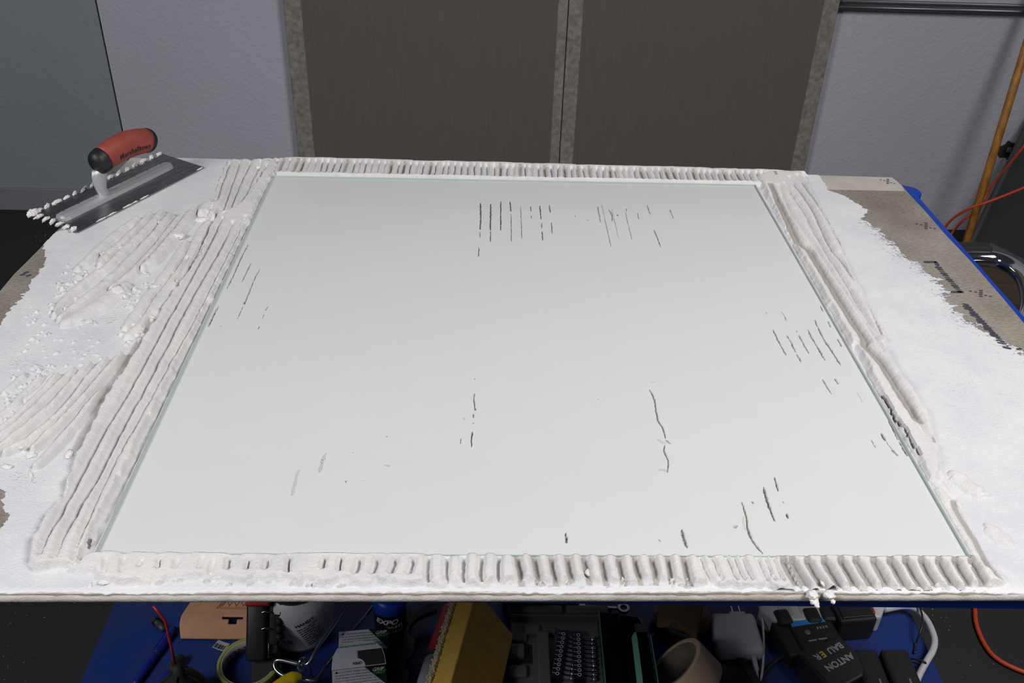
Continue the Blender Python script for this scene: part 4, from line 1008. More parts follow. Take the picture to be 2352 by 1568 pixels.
# small black bolt on the shelf
p0 = S(366, 1440)
e = empty('bolt', (p0.x, p0.y, SZ), (0, 0, -.75), label='small black bolt lying on the blue shelf', cat='bolt')
lathe('bolt_head', [(0, 0), (.0075, 0), (.0075, .006), (0, .006)], m_black, e, 6, False, Matrix.Translation((-.012, 0, .0078)) @ Matrix.Rotation(math.pi / 2, 4, 'Y'), smooth=False)
lathe('bolt_shaft', [(0, 0), (.0052, 0), (.0052, .004), (.0046, .005), (.0052, .006), (.0046, .007), (.0052, .008), (.0052, .022), (.0, .024)], mat('dark_bolt', rgb(58, 58, 52), .5, .3), e, 18, False, Matrix.Translation((-.006, 0, .0078)) @ Matrix.Rotation(math.pi / 2, 4, 'Y'))

# pens
m_pen = mat('pen_blue', rgb(14, 30, 120), .4)
def pen(a_, b_, label, clip):
    a_, b_ = Vector(a_), Vector(b_); e = empty('pen', a_, label=label, cat='pen'); d_ = b_ - a_; L = d_.length
    Mx = d_.to_track_quat('Z', 'Y').to_matrix().to_4x4()
    lathe('barrel', [(0, 0), (.0045, .001), (.0058, .01), (.0060, L * .55), (.0060, L * .56)], m_pen, e, 20, True, Mx)
    lathe('cap', [(.0066, L * .56), (.0068, L * .57), (.0066, L - .006), (.0055, L), (0, L)], m_pen if not clip else m_black, e, 20, False, Mx)
    bm = add_box(bmesh.new(), (.008, 0, L * .78), (.0018, .004, L * .36), r=.0006); bmesh.ops.transform(bm, matrix=Mx, verts=bm.verts); obj('clip', bm, m_chrome if clip else m_pen, e)
    lathe('ring', [(.0064, L * .545), (.0070, L * .55), (.0070, L * .562), (.0064, L * .567)], m_black if not clip else m_chrome, e, 20, True, Mx)
pen(S(305, 1578, .0065), S(400, 1442, .0065), 'dark blue ballpoint pen lying flat beside the leather pouch', False)
pen(S(362, 1582, .0065), S(418, 1506, .012), 'blue pen with shiny metal clip beside the black rubber bulb', True)
# black rubber bulb with red straw
p0 = S(415, 1600)
e = empty('rubber_bulb', (p0.x, p0.y, SZ), label='black rubber bulb blower with a bent red straw', cat='blower')
ap = S(402, 1524, .095) - Vector((p0.x, p0.y, SZ))
b0 = Vector((ap.x + .004, ap.y - .004, 0))
lathe('bulb', [(0, .0), (.020, .0), (.030, .008), (.035, .024), (.034, .042), (.026, .060), (.014, .072), (.009, .080), (.007, .095)], m_blackr, e, 32, True, Matrix.Translation(b0))
for a_ in (0, 1.6, 3.1, 4.7):
    obj('rib', add_tube(bmesh.new(), [b0 + Vector((math.cos(a_) * r_, math.sin(a_) * r_, z_)) for (r_, z_) in ((.034, .030), (.0335, .046), (.027, .060), (.0145, .073), (.0095, .083))], .0018, 8), m_blackr, e, True)
o0 = Vector((p0.x, p0.y, SZ))
obj('straw', add_tube(bmesh.new(), [ap - Vector((0, 0, .004)), S(390, 1472, .135) - o0, S(380, 1428, .168) - o0, S(378, 1424, .171) - o0, S(366, 1408, .180) - o0, S(352, 1391, .190) - o0], .0019, 10, False), mat('straw_red', rgb(190, 34, 34), .4), e, True)['label'] = 'thin bent red straw'
lathe('collar', [(.0088, 0), (.0095, .002), (.0095, .008), (.008, .010)], m_blackr, e, 20, True, Matrix.Translation(ap - Vector((0, 0, .012))))

# green masking tape roll
p0 = S(572, 1521, .024)
e = empty('tape_roll', (p0.x, p0.y, SZ), label='roll of green masking tape lying flat on the shelf', cat='tape')
obj('tape', ring_lathe(bmesh.new(), [(.0415, .0), (.0465, .0), (.0470, .001), (.0470, .025), (.0465, .026), (.0415, .026)], 56), mat('tape_green', rgb(150, 158, 74), .6, vary=.1, vscale=30), e, True)
core = obj('core', ring_lathe(bmesh.new(), [(.0395, .0005), (.0417, .0005), (.0417, .0255), (.0395, .0255)], 56), mat('tape_core', rgb(170, 165, 158), .8), e, True)
for k in range(8):
    a0 = .35 + k * .42
    def on_core(co, a0=a0):
        a = a0 - co.x / .0392; return Vector((.0392 * math.cos(a), .0392 * math.sin(a), .006 + co.y))
    strokes('core_print', .013, .0036, m_ink2, core, on_core); strokes('core_print', .011, .0036, m_ink2, core, lambda co, f=on_core: f(co + Vector((0, .007, 0))))

# small barcode label
p0 = S(508, 1484)
e = empty('barcode_label', (p0.x, p0.y, SZ), (0, 0, -.42), label='small white barcode sticker beside the tape roll', cat='label')
bm = bmesh.new()
for k in range(9):
    x = -.011 + .022 * k / 8
    for s_ in (-1, 1): bm.verts.new((x, s_ * .008, .001 + .004 * (k / 8 - .3) ** 2))
bm.verts.ensure_lookup_table()
for k in range(8): bm.faces.new([bm.verts[i] for i in (2 * k, 2 * k + 2, 2 * k + 3, 2 * k + 1)])
bmesh.ops.solidify(bm, geom=list(bm.faces), thickness=.0003)
obj('sticker', bm, m_paperw, e)
for k, w_ in enumerate((1, 2, 1, 1, 3, 1, 2, 1, 2)):
    box('bar', (-.009 + .0021 * k, -.003, .0022 + .004 * ((k + .8) / 9.5 - .3) ** 2), (.0005 * w_, .008, .0003), m_ink2, e)

# black bar clamp handle with red trigger
pA, pB = S(583, 1362, .115), S(600, 1478, .060)
e = empty('bar_clamp', (pB.x, pB.y, SZ), label='black clamp handle with red trigger leaning over the tape roll', cat='clamp')
o0 = Vector((pB.x, pB.y, SZ)); ax = (pA - pB); L = ax.length
Mx = frame(pB - o0, Vector((1, .05, 0)), ax)
def loc(bm): bmesh.ops.transform(bm, matrix=Mx, verts=bm.verts); return bm
obj('handle', loc(add_box(bmesh.new(), (-.006, L * .5 - .012, 0), (.030, L + .024, .022), r=.005, seg=3)), m_black, e, True)
obj('handle_back', loc(add_box(bmesh.new(), (.018, L * .42, -.004), (.016, L * .92, .016), r=.005, seg=3)), m_blackr, e, True)
for k in range(5): obj('finger_ridge', loc(add_tube(bmesh.new(), [(.024, L * (.12 + .16 * k), -.012), (.028, L * (.12 + .16 * k), -.004), (.024, L * (.12 + .16 * k), .006)], .006, 8)), m_blackr, e, True)
obj('trigger', loc(add_box(bmesh.new(), (-.004, L * .93, .007), (.036, .026, .022), r=.003)), mat('clamp_red', rgb(170, 30, 26), .4), e)['label'] = 'red trigger block'
for k in (.30, .62): obj('shiny_rib', loc(add_tube(bmesh.new(), [(.002, L * k, .0115), (.008, L * k + .002, .0118), (.013, L * k, .0108)], .0012, 8)), m_steel, e, True)
obj('jaw_foot', loc(add_box(bmesh.new(), (.004, -.046, -.012), (.040, .05, .012), r=.004)), m_black, e)
obj('clamp_bar', loc(add_box(bmesh.new(), (.012, -.01, -.03), (.012, L + .09, .005), r=.001)), m_steel, e)

# white plastic jug with black lid
p0 = S(694, 1447)
e = empty('plastic_jug', (p0.x, p0.y, SZ), label='white plastic jug with printed label and black lid', cat='jug')
jp = [(0, .0), (.040, .0), (.046, .004), (.049, .012), (.053, .045), (.056, .075), (.057, .086), (.054, .097), (.046, .107), (.038, .112), (.036, .116)]
body = lathe('body', jp, mat('jug_white', rgb(205, 203, 206), .45), e, 56, False)
lathe('lid', [(.037, .110), (.045, .108), (.046, .112), (.046, .130), (.042, .134), (0, .134)], m_black, e, 44, False)
lathe('base_ring', [(.047, .010), (.0495, .012), (.0495, .014), (.048, .016)], m_white, e, 56, True)
def jr(z):
    for (r0, z0), (r1, z1) in zip(jp[:-1], jp[1:]):
        if z0 <= z <= z1 and z1 > z0: return r0 + (r1 - r0) * (z - z0) / (z1 - z0)
    return .05
def on_jug(a0, z0, rot, lift=.0006):
    cr, sr = math.cos(rot), math.sin(rot)
    def f(co):
        x, y = co.x * cr - co.y * sr, co.x * sr + co.y * cr
        z = z0 + y; r_ = jr(z) + lift; a = a0 + x / r_
        return Vector((r_ * math.cos(a), r_ * math.sin(a), z))
    return f
lbm = bmesh.new(); f = on_jug(math.radians(-60), .018, math.radians(22), .0004); gr_ = {}
for i in range(15):
    for j in range(13): gr_[i, j] = lbm.verts.new(f(Vector((.046 * i / 14 - .008, .075 * j / 12 - .004, 0))))
for i in range(14):
    for j in range(12): lbm.faces.new([gr_[k] for k in ((i, j), (i + 1, j), (i + 1, j + 1), (i, j + 1))])
lab = obj('label_sheet', lbm, mat('label_paper', rgb(225, 222, 220), .7), e, True)
f = on_jug(math.radians(-60), .018, math.radians(22), .0009)
text('label_print', 'HANDY', .0090, m_ink2, lab, fn=lambda co: f(Vector((-.001 + co.x, .058 + co.y, 0))), bold=.0002)
for k in range(9):
    strokes('label_print', .034 - .003 * (k % 3), .0032, m_ink2, lab, lambda co, k=k: f(Vector((-.003 + co.x, .050 - .0055 * k + co.y, 0))))
f2 = on_jug(math.radians(-112), .028, .15, .0007)
text('label_print', 'H.D.', .0110, m_ink2, body, fn=f2, bold=.0002)

# bent steel wire frame with a yellow handle
e0 = S(690, 1540)
e = empty('wire_frame', (e0.x, e0.y, SZ), label='bent steel wire frame with a yellow handle beside the white jug', cat='wire frame')
o0 = Vector((e0.x, e0.y, SZ))
def wl(pts): return [S(x, y, h) - o0 for (x, y, h) in pts]
tube('wire', wl([(812, 1368, .10), (770, 1428, .085), (728, 1490, .070), (712, 1518, .062), (700, 1526, .058), (680, 1523, .055), (650, 1516, .052), (636, 1516, .050), (630, 1526, .047), (636, 1540, .043), (655, 1552, .040), (690, 1557, .038), (718, 1562, .037), (732, 1555, .037), (750, 1528, .038), (772, 1500, .030)]), .0030, m_steel, e, 12)
tube('wire', wl([(868, 1378, .05), (835, 1420, .045), (803, 1458, .040)]), .0026, m_steel, e, 12)
tube('hook', wl([(700, 1511, .068), (691, 1516, .070), (686, 1528, .064), (690, 1537, .058), (698, 1538, .056)]), .0028, m_steel, e, 12)
tube('handle', wl([(694, 1554, .045), (680, 1556, .046), (660, 1564, .046), (630, 1585, .046)]), lambda t: .0045 + .006 * min(1, t * 2.2), mat('handle_yellow', rgb(225, 195, 30), .4), e, 16)['label'] = 'yellow plastic handle'
tube('wire', wl([(707, 1524, .058), (714, 1545, .030), (720, 1560, .010), (722, 1564, .003)]), .0022, m_steel, e, 10)

# cleaner bottle with blue cap
p0 = S(899, 1458)
e = empty('cleaner_bottle', (p0.x, p0.y, SZ), label='whiteboard cleaner bottle with blue cap and white nozzle', cat='bottle')
lathe('body', [(0, 0), (.022, 0), (.0245, .003), (.0250, .010), (.0250, .076), (.0235, .082)], mat('bottle_dark', rgb(24, 26, 40), .35), e, 44, True)
lathe('band', [(.0252, .004), (.0256, .005), (.0256, .012), (.0252, .013)], mat('band_green', rgb(120, 130, 30), .4), e, 44, True)
lathe('band', [(.0252, .013), (.0255, .014), (.0255, .024), (.0252, .025)], mat('band_blue', rgb(22, 60, 130), .4), e, 44, True)
lathe('cap', [(.0255, .070), (.0262, .072), (.0262, .084), (.024, .091), (.016, .095), (.0, .096)], mat('cap_blue', rgb(10, 72, 190), .35), e, 44, True)
lathe('nozzle', [(.0145, .094), (.0150, .097), (.0150, .108), (.0138, .110), (.0, .110)], m_white, e, 36, True)
lathe('nozzle_tip', [(.0095, .110), (.0095, .116), (.007, .120), (0, .120)], mat('clear_plastic', rgb(190, 192, 195), .1), e, 28, True)
def on_bot(a0, z0, r_=.0258):
    def f(co):
        a = a0 + co.x / r_; return Vector((r_ * math.cos(a), r_ * math.sin(a), z0 + co.y))
    return f
m_pw = mat('print_white', rgb(225, 225, 228), .5)
A0 = math.radians(-118)
text('brand_print', 'EXPO', .0145, m_pw, e, fn=on_bot(A0 - .35, .054), shear=.25, bold=.0005)
text('brand_print', 'WHITE', .0088, m_pw, e, fn=on_bot(A0 + .35, .044), bold=.0002)
text('brand_print', 'BOARD', .0088, m_pw, e, fn=on_bot(A0 + .35, .034), bold=.0002)
text('brand_print', 'CARE', .0088, mat('print_olive', rgb(160, 160, 60), .5), e, fn=on_bot(A0 + .35, .0255), bold=.0002)

# two small fastener boxes
m_bxw = mat('carton_pale', rgb(196, 195, 206), .75); m_bxk = mat('carton_black', rgb(20, 21, 22), .6); m_bxg = mat('carton_green', rgb(58, 150, 70), .6)
CAU = ['CAUTION: Always wear proper', 'eye protection and safety equipment', 'when driving or extracting fasteners. Failure', 'to do so may result in serious injury. Read and', 'understand all instructions and warnings. Keep', 'away from children. Do not place any nails, screws or', 'other fastener in mouth.']
def face_art(par, fr, w_, d_):      # printed top of a carton, drawn in its own plane with thin sheets
    def sheet(nm, poly_, z, m):
        bm = add_prism(bmesh.new(), poly_, z, z + .0002); bmesh.ops.transform(bm, matrix=fr, verts=bm.verts); return obj(nm, bm, m, par)
    sheet('printed_panel', [(.001, .001), (w_ - .001, .001), (w_ * .60, d_ - .001), (.001, d_ - .001)], .0002, m_bxw)
    sheet('printed_panel', [(w_ * .60 + .0015, d_ - .001), (w_ - .001, .0025), (w_ - .001, d_ - .001)], .0002, m_bxk)
    sheet('green_line', [(w_ * .60, d_ - .001), (w_ - .0015, .001), (w_ - .001, .0014), (w_ * .60 + .0008, d_ - .001)], .0004, m_bxg)
    text('carton_print', 'GRIP', .0078, m_pw, par, Mx=fr @ Matrix.Translation((w_ * .735, d_ * .72, .0006)), shear=.35, bold=.0001)
    text('carton_print', 'FAST', .0078, m_bxg, par, Mx=fr @ Matrix.Translation((w_ * .755, d_ * .57, .0006)), shear=.35, bold=.0003)
    sheet('warning_triangle', [(.005, d_ * .80), (.0095, d_ * .80), (.00725, d_ * .80 + .0042)], .0005, m_ink2)
    for k, t in enumerate(CAU):
        text('carton_print', t, .0036 if k else .0040, m_ink2, par, Mx=fr @ Matrix.Translation(((.0105 if k == 0 else .005), d_ * .80 - .0048 * k, .0006)))
def carton(q, h_, label):
    a_, b_, c_ = q       # front-left, front-right, back-left corner of the top face
    e = empty('fastener_box', (a_.x, a_.y, SZ), label=label, cat='box', group='small fastener boxes')
    u = (b_ - a_); w_ = u.length; v_ = c_ - a_; v_ = v_ - u.normalized() * v_.dot(u.normalized()); d_ = v_.length
    fr = frame(Vector((0, 0, a_.z - SZ)), u, v_)
    bm = add_box(bmesh.new(), (w_ / 2, d_ / 2, -(a_.z - SZ) / 2), (w_, d_, a_.z - SZ), r=.0008); bmesh.ops.transform(bm, matrix=fr, verts=bm.verts)
    obj('carton', bm, m_bxk, e); face_art(e, fr, w_, d_)
    return e, fr, w_, d_
e1 = carton((S(776, 1500, .060), S(893, 1489, .060), S(778, 1450, .060)), .05, 'closed pale and black fastener box standing behind the open one')
e2, fr, w_, d_ = carton((S(762, 1588, .066), S(890, 1572, .066), S(757, 1540, .066)), .05, 'fastener box with its rounded tuck flap raised')
bm = bmesh.new()
pf = [(0, 0), (w_, 0), (w_ * .99, .012), (w_ * .95, .024), (w_ * .80, .034), (w_ * .5, .037), (w_ * .28, .035), (w_ * .12, .029), (w_ * .03, .018)]
add_prism(bm, pf, 0, .0006)
fl_ = fr @ Matrix.Translation((0, d_, 0)) @ Matrix.Rotation(math.radians(32), 4, 'X')
bmesh.ops.transform(bm, matrix=fl_, verts=bm.verts); tf = obj('tuck_flap', bm, m_bxw, e2)
bm = add_prism(bmesh.new(), [(w_ * .50, .001), (w_ * .985, .001), (w_ * .975, .012), (w_ * .94, .023), (w_ * .50, .023)], .0007, .0009); bmesh.ops.transform(bm, matrix=fl_, verts=bm.verts); obj('printed_panel', bm, m_bxk, tf)
bm = add_prism(bmesh.new(), [(w_ * .485, .001), (w_ * .495, .001), (w_ * .495, .024), (w_ * .485, .024)], .0007, .001); bmesh.ops.transform(bm, matrix=fl_, verts=bm.verts); obj('green_line', bm, m_bxg, tf)
cd_ = [(w_ * .47 + .012 * math.cos(a), .0006 + .012 * math.sin(a)) for a in [math.pi * k / 14 for k in range(15)]]
bm = add_prism(bmesh.new(), cd_, .001, .0013); bmesh.ops.transform(bm, matrix=fl_, verts=bm.verts); obj('thumb_tab', bm, m_paperw, tf)
text('carton_print', 'OPEN', .0052, m_ink2, tf, Mx=fl_ @ Matrix.Translation((w_ * .47 + .0075, .0075, .0016)) @ Matrix.Rotation(math.pi, 4, 'Z'), bold=.0002)
text('carton_print', 'AFTER INSPECTION PLEASE CLOSE BOX', .0030, m_bxg, tf, Mx=fl_ @ Matrix.Translation((w_ * .84, .0315, .0012)) @ Matrix.Rotation(math.pi, 4, 'Z'), bold=.0001)

# black plastic bracket with rounded cut-outs
pts_ = [(905, 1580), (930, 1450), (938, 1420), (955, 1404), (975, 1398), (984, 1386), (1004, 1386), (1004, 1402), (985, 1408), (962, 1416), (944, 1432), (935, 1450), (938, 1462), (952, 1466), (953, 1490), (945, 1506), (930, 1520), (928, 1536), (940, 1546), (930, 1580)]
pp = [S(x, y, .03) for (x, y) in pts_]
c0 = sum(pp, Vector()) / len(pp)
e = empty('plastic_bracket', (c0.x, c0.y, SZ), label='dark plastic bracket with rounded cut-outs beside the yellow sponge', cat='bracket')
m_brk = mat('bracket_black', rgb(40, 40, 44), .5)
prism('plate', [(p.x - c0.x, p.y - c0.y) for p in pp], .022, .032, m_brk, e, bevel=.0012)
q_ = [S(x, y, .0) - Vector((c0.x, c0.y, SZ)) for (x, y) in ((922, 1420), (945, 1420), (920, 1590), (896, 1590))]
prism('foot', [(p.x, p.y) for p in q_], .0, .0225, m_brk, e)

# red marker-like tool behind the sponge
pA, pB = S(1036, 1392, .03), S(998, 1505, .03)
e = empty('handled_tool', (pB.x, pB.y, SZ), label='red handled tool with grey end lying against the sponge', cat='tool')
o0 = Vector((pB.x, pB.y, SZ)); Mx = Matrix.Translation(pB - o0) @ (pA - pB).to_track_quat('Z', 'Y').to_matrix().to_4x4(); L = (pA - pB).length
lathe('handle', [(0, .0), (.0128, 0), (.0132, .004), (.0132, L - .008), (.010, L), (0, L + .001)], mat('tool_red', rgb(150, 30, 38), .5), e, 28, False, Mx)
lathe('collar', [(.0136, -.010), (.0138, -.008), (.0138, .0), (.0132, .002)], m_black, e, 28, True, Mx)
lathe('tip', [(0, -.075), (.009, -.074), (.0125, -.05), (.0130, -.010), (0, -.009)], mat('tool_grey', rgb(150, 150, 156), .5), e, 28, False, Mx)
box('rest', (0, .02, .0085), (.02, .05, .017), m_blackr, e, r=.002)

# yellow grout sponge
m_sp = mat('sponge_yellow', rgb(226, 184, 88), .9, vary=.12, vscale=60, bump=.9, bscale=420, bdist=.002, spec=.1)
m_scrub = mat('scrub_white', rgb(205, 195, 165), .95, bump=.6, bscale=600)
P0, P1, P2 = S(1090, 1368, .118), S(1033, 1572, .118), S(1176, 1395, .060)
lax = (P1 - P0); wax = (P2 - S(1088, 1392, .118)); n_ = lax.cross(wax).normalized()
L = lax.length + .02
fr = frame(P0, lax, wax)          # local x along, y across the broad face, z into the block or out
wd_ = wax.length
e = empty('sponge', (P1.x, P1.y, SZ), label='thick yellow grout sponge with a pale scrub side', cat='sponge')
o0 = Vector((P1.x, P1.y, SZ)); fr = Matrix.Translation(-o0) @ fr
zs = -1 if (fr.to_3x3() @ Vector((0, 0, 1))).z > 0 else 1
th_ = .046
bm = bmesh.new(); add_box(bm, (L / 2 - .012, wd_ / 2, zs * th_ / 2), (L, wd_, th_), r=.002)
vtop = [v for v in bm.verts if v.co.x < 0 and v.co.y > wd_ * .5]
for v in vtop: v.co.x += (v.co.y - wd_ * .5) / (wd_ * .5) * .012
bmesh.ops.transform(bm, matrix=fr, verts=bm.verts); obj('foam', bm, m_sp, e)
rs = random.Random(3); bm = bmesh.new()
add_box(bm, (L / 2 - .012, -.0022 + .010 * 0, zs * (th_ - .004)), (L, .0045, .008), r=.001)
for k in range(420):
    x = rs.uniform(-.012, L - .012); z = zs * rs.uniform(th_ - .009, th_ + .001); y = rs.uniform(-.0065, -.002); s_ = rs.uniform(.0009, .0018)
    add_box(bm, (x, y, z), (s_, s_ * 2, s_), Matrix.Rotation(rs.uniform(0, 3), 3, 'X'))
bmesh.ops.transform(bm, matrix=fr, verts=bm.verts); obj('scrub_layer', bm, m_scrub, e)

# dark red grip beyond the sponge
pA, pB = S(1158, 1490, .012), S(1142, 1590, .012)
o = tube('red_grip', [pA, (pA + pB) / 2, pB], lambda t: .008 + .004 * math.sin(math.pi * min(1, t + .15)), mat('grip_dark_red', rgb(110, 20, 24), .5), None, 16)
tag(o, 'dark red rubber tool grip lying beside the sponge on the grey case', 'tool')

# ---- grey socket case
k0, k1 = S(1172, 1402), S(1392, 1600)
cx0, cx1, cy0, cy1 = k0.x, k1.x, k1.y, k0.y
e = empty('tool_case', ((cx0 + cx1) / 2, (cy0 + cy1) / 2, SZ), label='open dark grey moulded tool case holding driver bits', cat='tool case')
o0 = Vector(((cx0 + cx1) / 2, (cy0 + cy1) / 2, SZ)); wX, wY = cx1 - cx0, cy1 - cy0
box('tray', (0, 0, .009), (wX, wY, .018), m_dkgrey, e, r=.003)
for (x, w_) in ((-.032, .088), (.052, .068)):
    lathe('hinge', [(0, -w_ / 2), (.0075, -w_ / 2), (.0085, -w_ / 2 + .002), (.0085, w_ / 2 - .002), (.0075, w_ / 2), (0, w_ / 2)], m_dkgrey, e, 20, False, Matrix.Translation((x, wY / 2 - .016, .020)) @ Matrix.Rotation(math.pi / 2, 4, 'Y'))
for yy in (.004, -.030): box('rim', (0, wY / 2 + yy + .0, .021), (wX, .005, .010), m_dkgrey, e, r=.002)
def on_case(x, y): p = S(x, y, .018) - o0; return p
for (x, y, sx, sy, hz) in ((1248, 1520, .019, .10, .014), (1222, 1448, .026, .02, .006), (1190, 1465, .028, .02, .006), (1188, 1545, .03, .02, .008), (1262, 1452, .02, .014, .006)):
    p = on_case(x, y); box('raised_block', (p.x, p.y, .018 + hz / 2 - .001), (sx, sy, hz), m_dkgrey, e, r=.003)
p = on_case(1188, 1502); box('latch_recess', (p.x, p.y, .0185), (.045, .035, .002), m_blackr, e, r=.0005); box('latch', (p.x, p.y, .024), (.022, .024, .012), m_dkgrey, e, r=.003)
m_rail = mat('rail_black', rgb(16, 16, 22), .4); m_ring = mat('ring_print', rgb(205, 206, 220), .5); m_bit = mat('bit_steel', (.42, .42, .43), .35, 1.0)
def rail(x0, y0, x1, y1, side, label, blabel):
    a_, b_ = S(x0, y0, .030), S(x1, y1, .030); d_ = b_ - a_; L = d_.length + .016
    r = empty('bit_rail', ((a_.x + b_.x) / 2, (a_.y + b_.y) / 2, SZ + .018), (0, 0, math.atan2(d_.y, d_.x)), label=label, cat='rail', group='bit rails in the grey case')
    box('rail_body', (0, 0, .006), (L, .016, .012), m_rail, r, r=.0012)
    for k in range(10):
        xx = -d_.length / 2 + d_.length * k / 9
        bm = ring_lathe(bmesh.new(), [(.0019, 0), (.0030, 0), (.0030, .0005), (.0019, .0005)], 20, Matrix.Translation((xx, .0015, .0121))); obj('ring_mark', bm, m_ring, r)
        strokes('size_print', .0048, .0018, m_ring, r, lambda co, xx=xx: Vector((xx - co.y, -.0064 + co.x, .0123)))
    for k in range(10):
        t = k / 9; p = a_ + d_ * t + Vector((side, -.001, 0))
        b0_ = empty('driver_bit', (p.x, p.y, SZ + .018), (0, 0, math.atan2(d_.y, d_.x) + math.pi / 2), label=blabel, cat='bit', group='driver bits in the grey case')
        lathe('hex_shank', [(0, -.0085), (.0036, -.0085), (.0036, .004), (.0, .004)], m_bit, b0_, 6, False, Matrix.Translation((0, 0, .0032)) @ Matrix.Rotation(math.pi / 2, 4, 'Y'), smooth=False)
        lathe('tip', [(.0022, .004), (.0028 if k % 3 else .0045, .006), (.0026 if k % 2 else .0040, .011), (.0012, .0125), (0, .0125)], m_bit, b0_, 12, True, Matrix.Translation((0, 0, .0036)) @ Matrix.Rotation(math.pi / 2, 4, 'Y'))
rail(1292, 1455, 1278, 1546, .016, 'slanted black bit rail with white ring marks', 'steel driver bit lying beside the slanted bit rail')
rail(1326, 1458, 1329, 1549, .017, 'straight black bit rail with white ring marks', 'steel driver bit lying beside the straight bit rail')
# wrench behind the case
pA, pB = S(1326, 1392, .02), S(1432, 1397, .02)
e = empty('wrench', (pA.x, pA.y, SZ), label='combination wrench of polished steel lying behind the grey case', cat='wrench')
o0 = Vector((pA.x, pA.y, SZ)); d_ = pB - pA; L = d_.length
fr = frame(pA - o0, d_, Vector((0, 1, 0)))
m_wr = mat('wrench_steel', (.45, .45, .47), .2, 1.0)
def inf(bm): bmesh.ops.transform(bm, matrix=fr, verts=bm.verts); return bm
obj('shaft', inf(add_box(bmesh.new(), (L / 2, 0, 0), (L - .02, .006, .004), r=.0012)), m_wr, e)
jaw = [(.014 * math.cos(a), .014 * math.sin(a)) for a in [math.radians(215 + 290 * k / 20 - 180 + 70) for k in range(21)]]
jaw = [(.013 * math.cos(math.radians(a)), .013 * math.sin(math.radians(a))) for a in range(-140, 141, 14)] + [(-.006, .006), (.003, .006), (.003, -.006), (-.006, -.006)]
obj('open_jaw', inf(add_prism(bmesh.new(), jaw, -.003, .003)), m_wr, e)
obj('ring_end', inf(ring_lathe(bmesh.new(), [(.0055, -.003), (.0095, -.003), (.0095, .003), (.0055, .003)], 24, Matrix.Translation((L, 0, 0)))), m_wr, e)
obj('rest_block', inf(add_box(bmesh.new(), (L * .5, 0, -.0105), (L * .5, .012, .017), r=.001)), m_blackr, e)
# black organiser box and clear bag at the back
p0 = S(1205, 1378); e = empty('organiser_box', (p0.x, p0.y, SZ), label='low black organiser box behind the sponge and grey case', cat='box')
box('body', (0, 0, .02), (.075, .05, .04), m_black, e, r=.003); box('lid', (0, 0, .043), (.078, .052, .006), m_black, e, r=.002); box('latch', (.02, -.027, .034), (.012, .004, .014), m_dkgrey, e, r=.001)
p0 = S(1278, 1384); bm = clump_bm((.042, .02, .018), 51, .8, .5, 4)
bmesh.ops.transform(bm, matrix=Matrix.Translation((p0.x, p0.y, SZ + .012)), verts=bm.verts)
o = obj('plastic_bag', bm, mat('bag_plastic', rgb(62, 60, 72), .12), None, True); tag(o, 'crumpled dark plastic bag behind the grey tool case', 'bag')

# ---- black glass-fronted case with mint stripe
q_ = [S(1376, 1402, .05), S(1394, 1590, .05), S(1522, 1590, .05), (S(1490, 1425, .05))]
e = empty('device_case', (q_[0].x, q_[1].y, SZ), label='glossy black device case with a mint green stripe', cat='case')
o0 = Vector((q_[0].x, q_[1].y, SZ))
m_gloss = mat('gloss_black', (.004, .004, .005), .12)
pp = [(p.x - o0.x, p.y - o0.y) for p in (q_[0], q_[1], S(1440, 1590, .05), S(1424, 1404, .05))]
prism('lower_shell', pp, .0, .048, m_gloss, e, bevel=.002)
for i in range(1): obj('edge_line', add_tube(bmesh.new(), [q_[0] - o0 + Vector((-.0005, 0, 0)), q_[1] - o0 + Vector((-.0005, 0, 0))], .0012, 8, False), mat('mint_edge', rgb(70, 120, 110), .4), e)  # thin teal line along the edge of the case
pp = [(p.x - o0.x, p.y - o0.y) for p in (S(1432, 1432, .07), S(1424, 1404, .07), S(1470, 1412, .07), S(1492, 1445, .07), S(1514, 1590, .07), S(1452, 1590, .07))]
prism('upper_shell', pp, .0, .068, m_gloss, e, bevel=.004)
m_mint = mat('mint', rgb(120, 190, 160), .5)
pp = [(p.x - o0.x, p.y - o0.y) for p in (S(1451, 1462, .07), S(1456, 1452, .07), S(1461, 1450, .07), S(1465, 1470, .07), S(1480, 1590, .07), S(1466, 1590, .07))]
prism('mint_stripe', pp, .0675, .0695, m_mint, e)['label'] = 'mint green stripe'
obj('edge_line', add_tube(bmesh.new(), [S(1494, 1456, .071) - o0, S(1503, 1510, .071) - o0, S(1516, 1590, .071) - o0], .0012, 8), MATS['mint_edge'], e, True)
pp = [(p.x - o0.x, p.y - o0.y) for p in (S(1456, 1432, .07), S(1478, 1430, .07), S(1490, 1448, .07), S(1462, 1450, .07))]
prism('grey_plate', pp, .0675, .069, mat('plate_grey', rgb(58, 60, 64), .4), e)

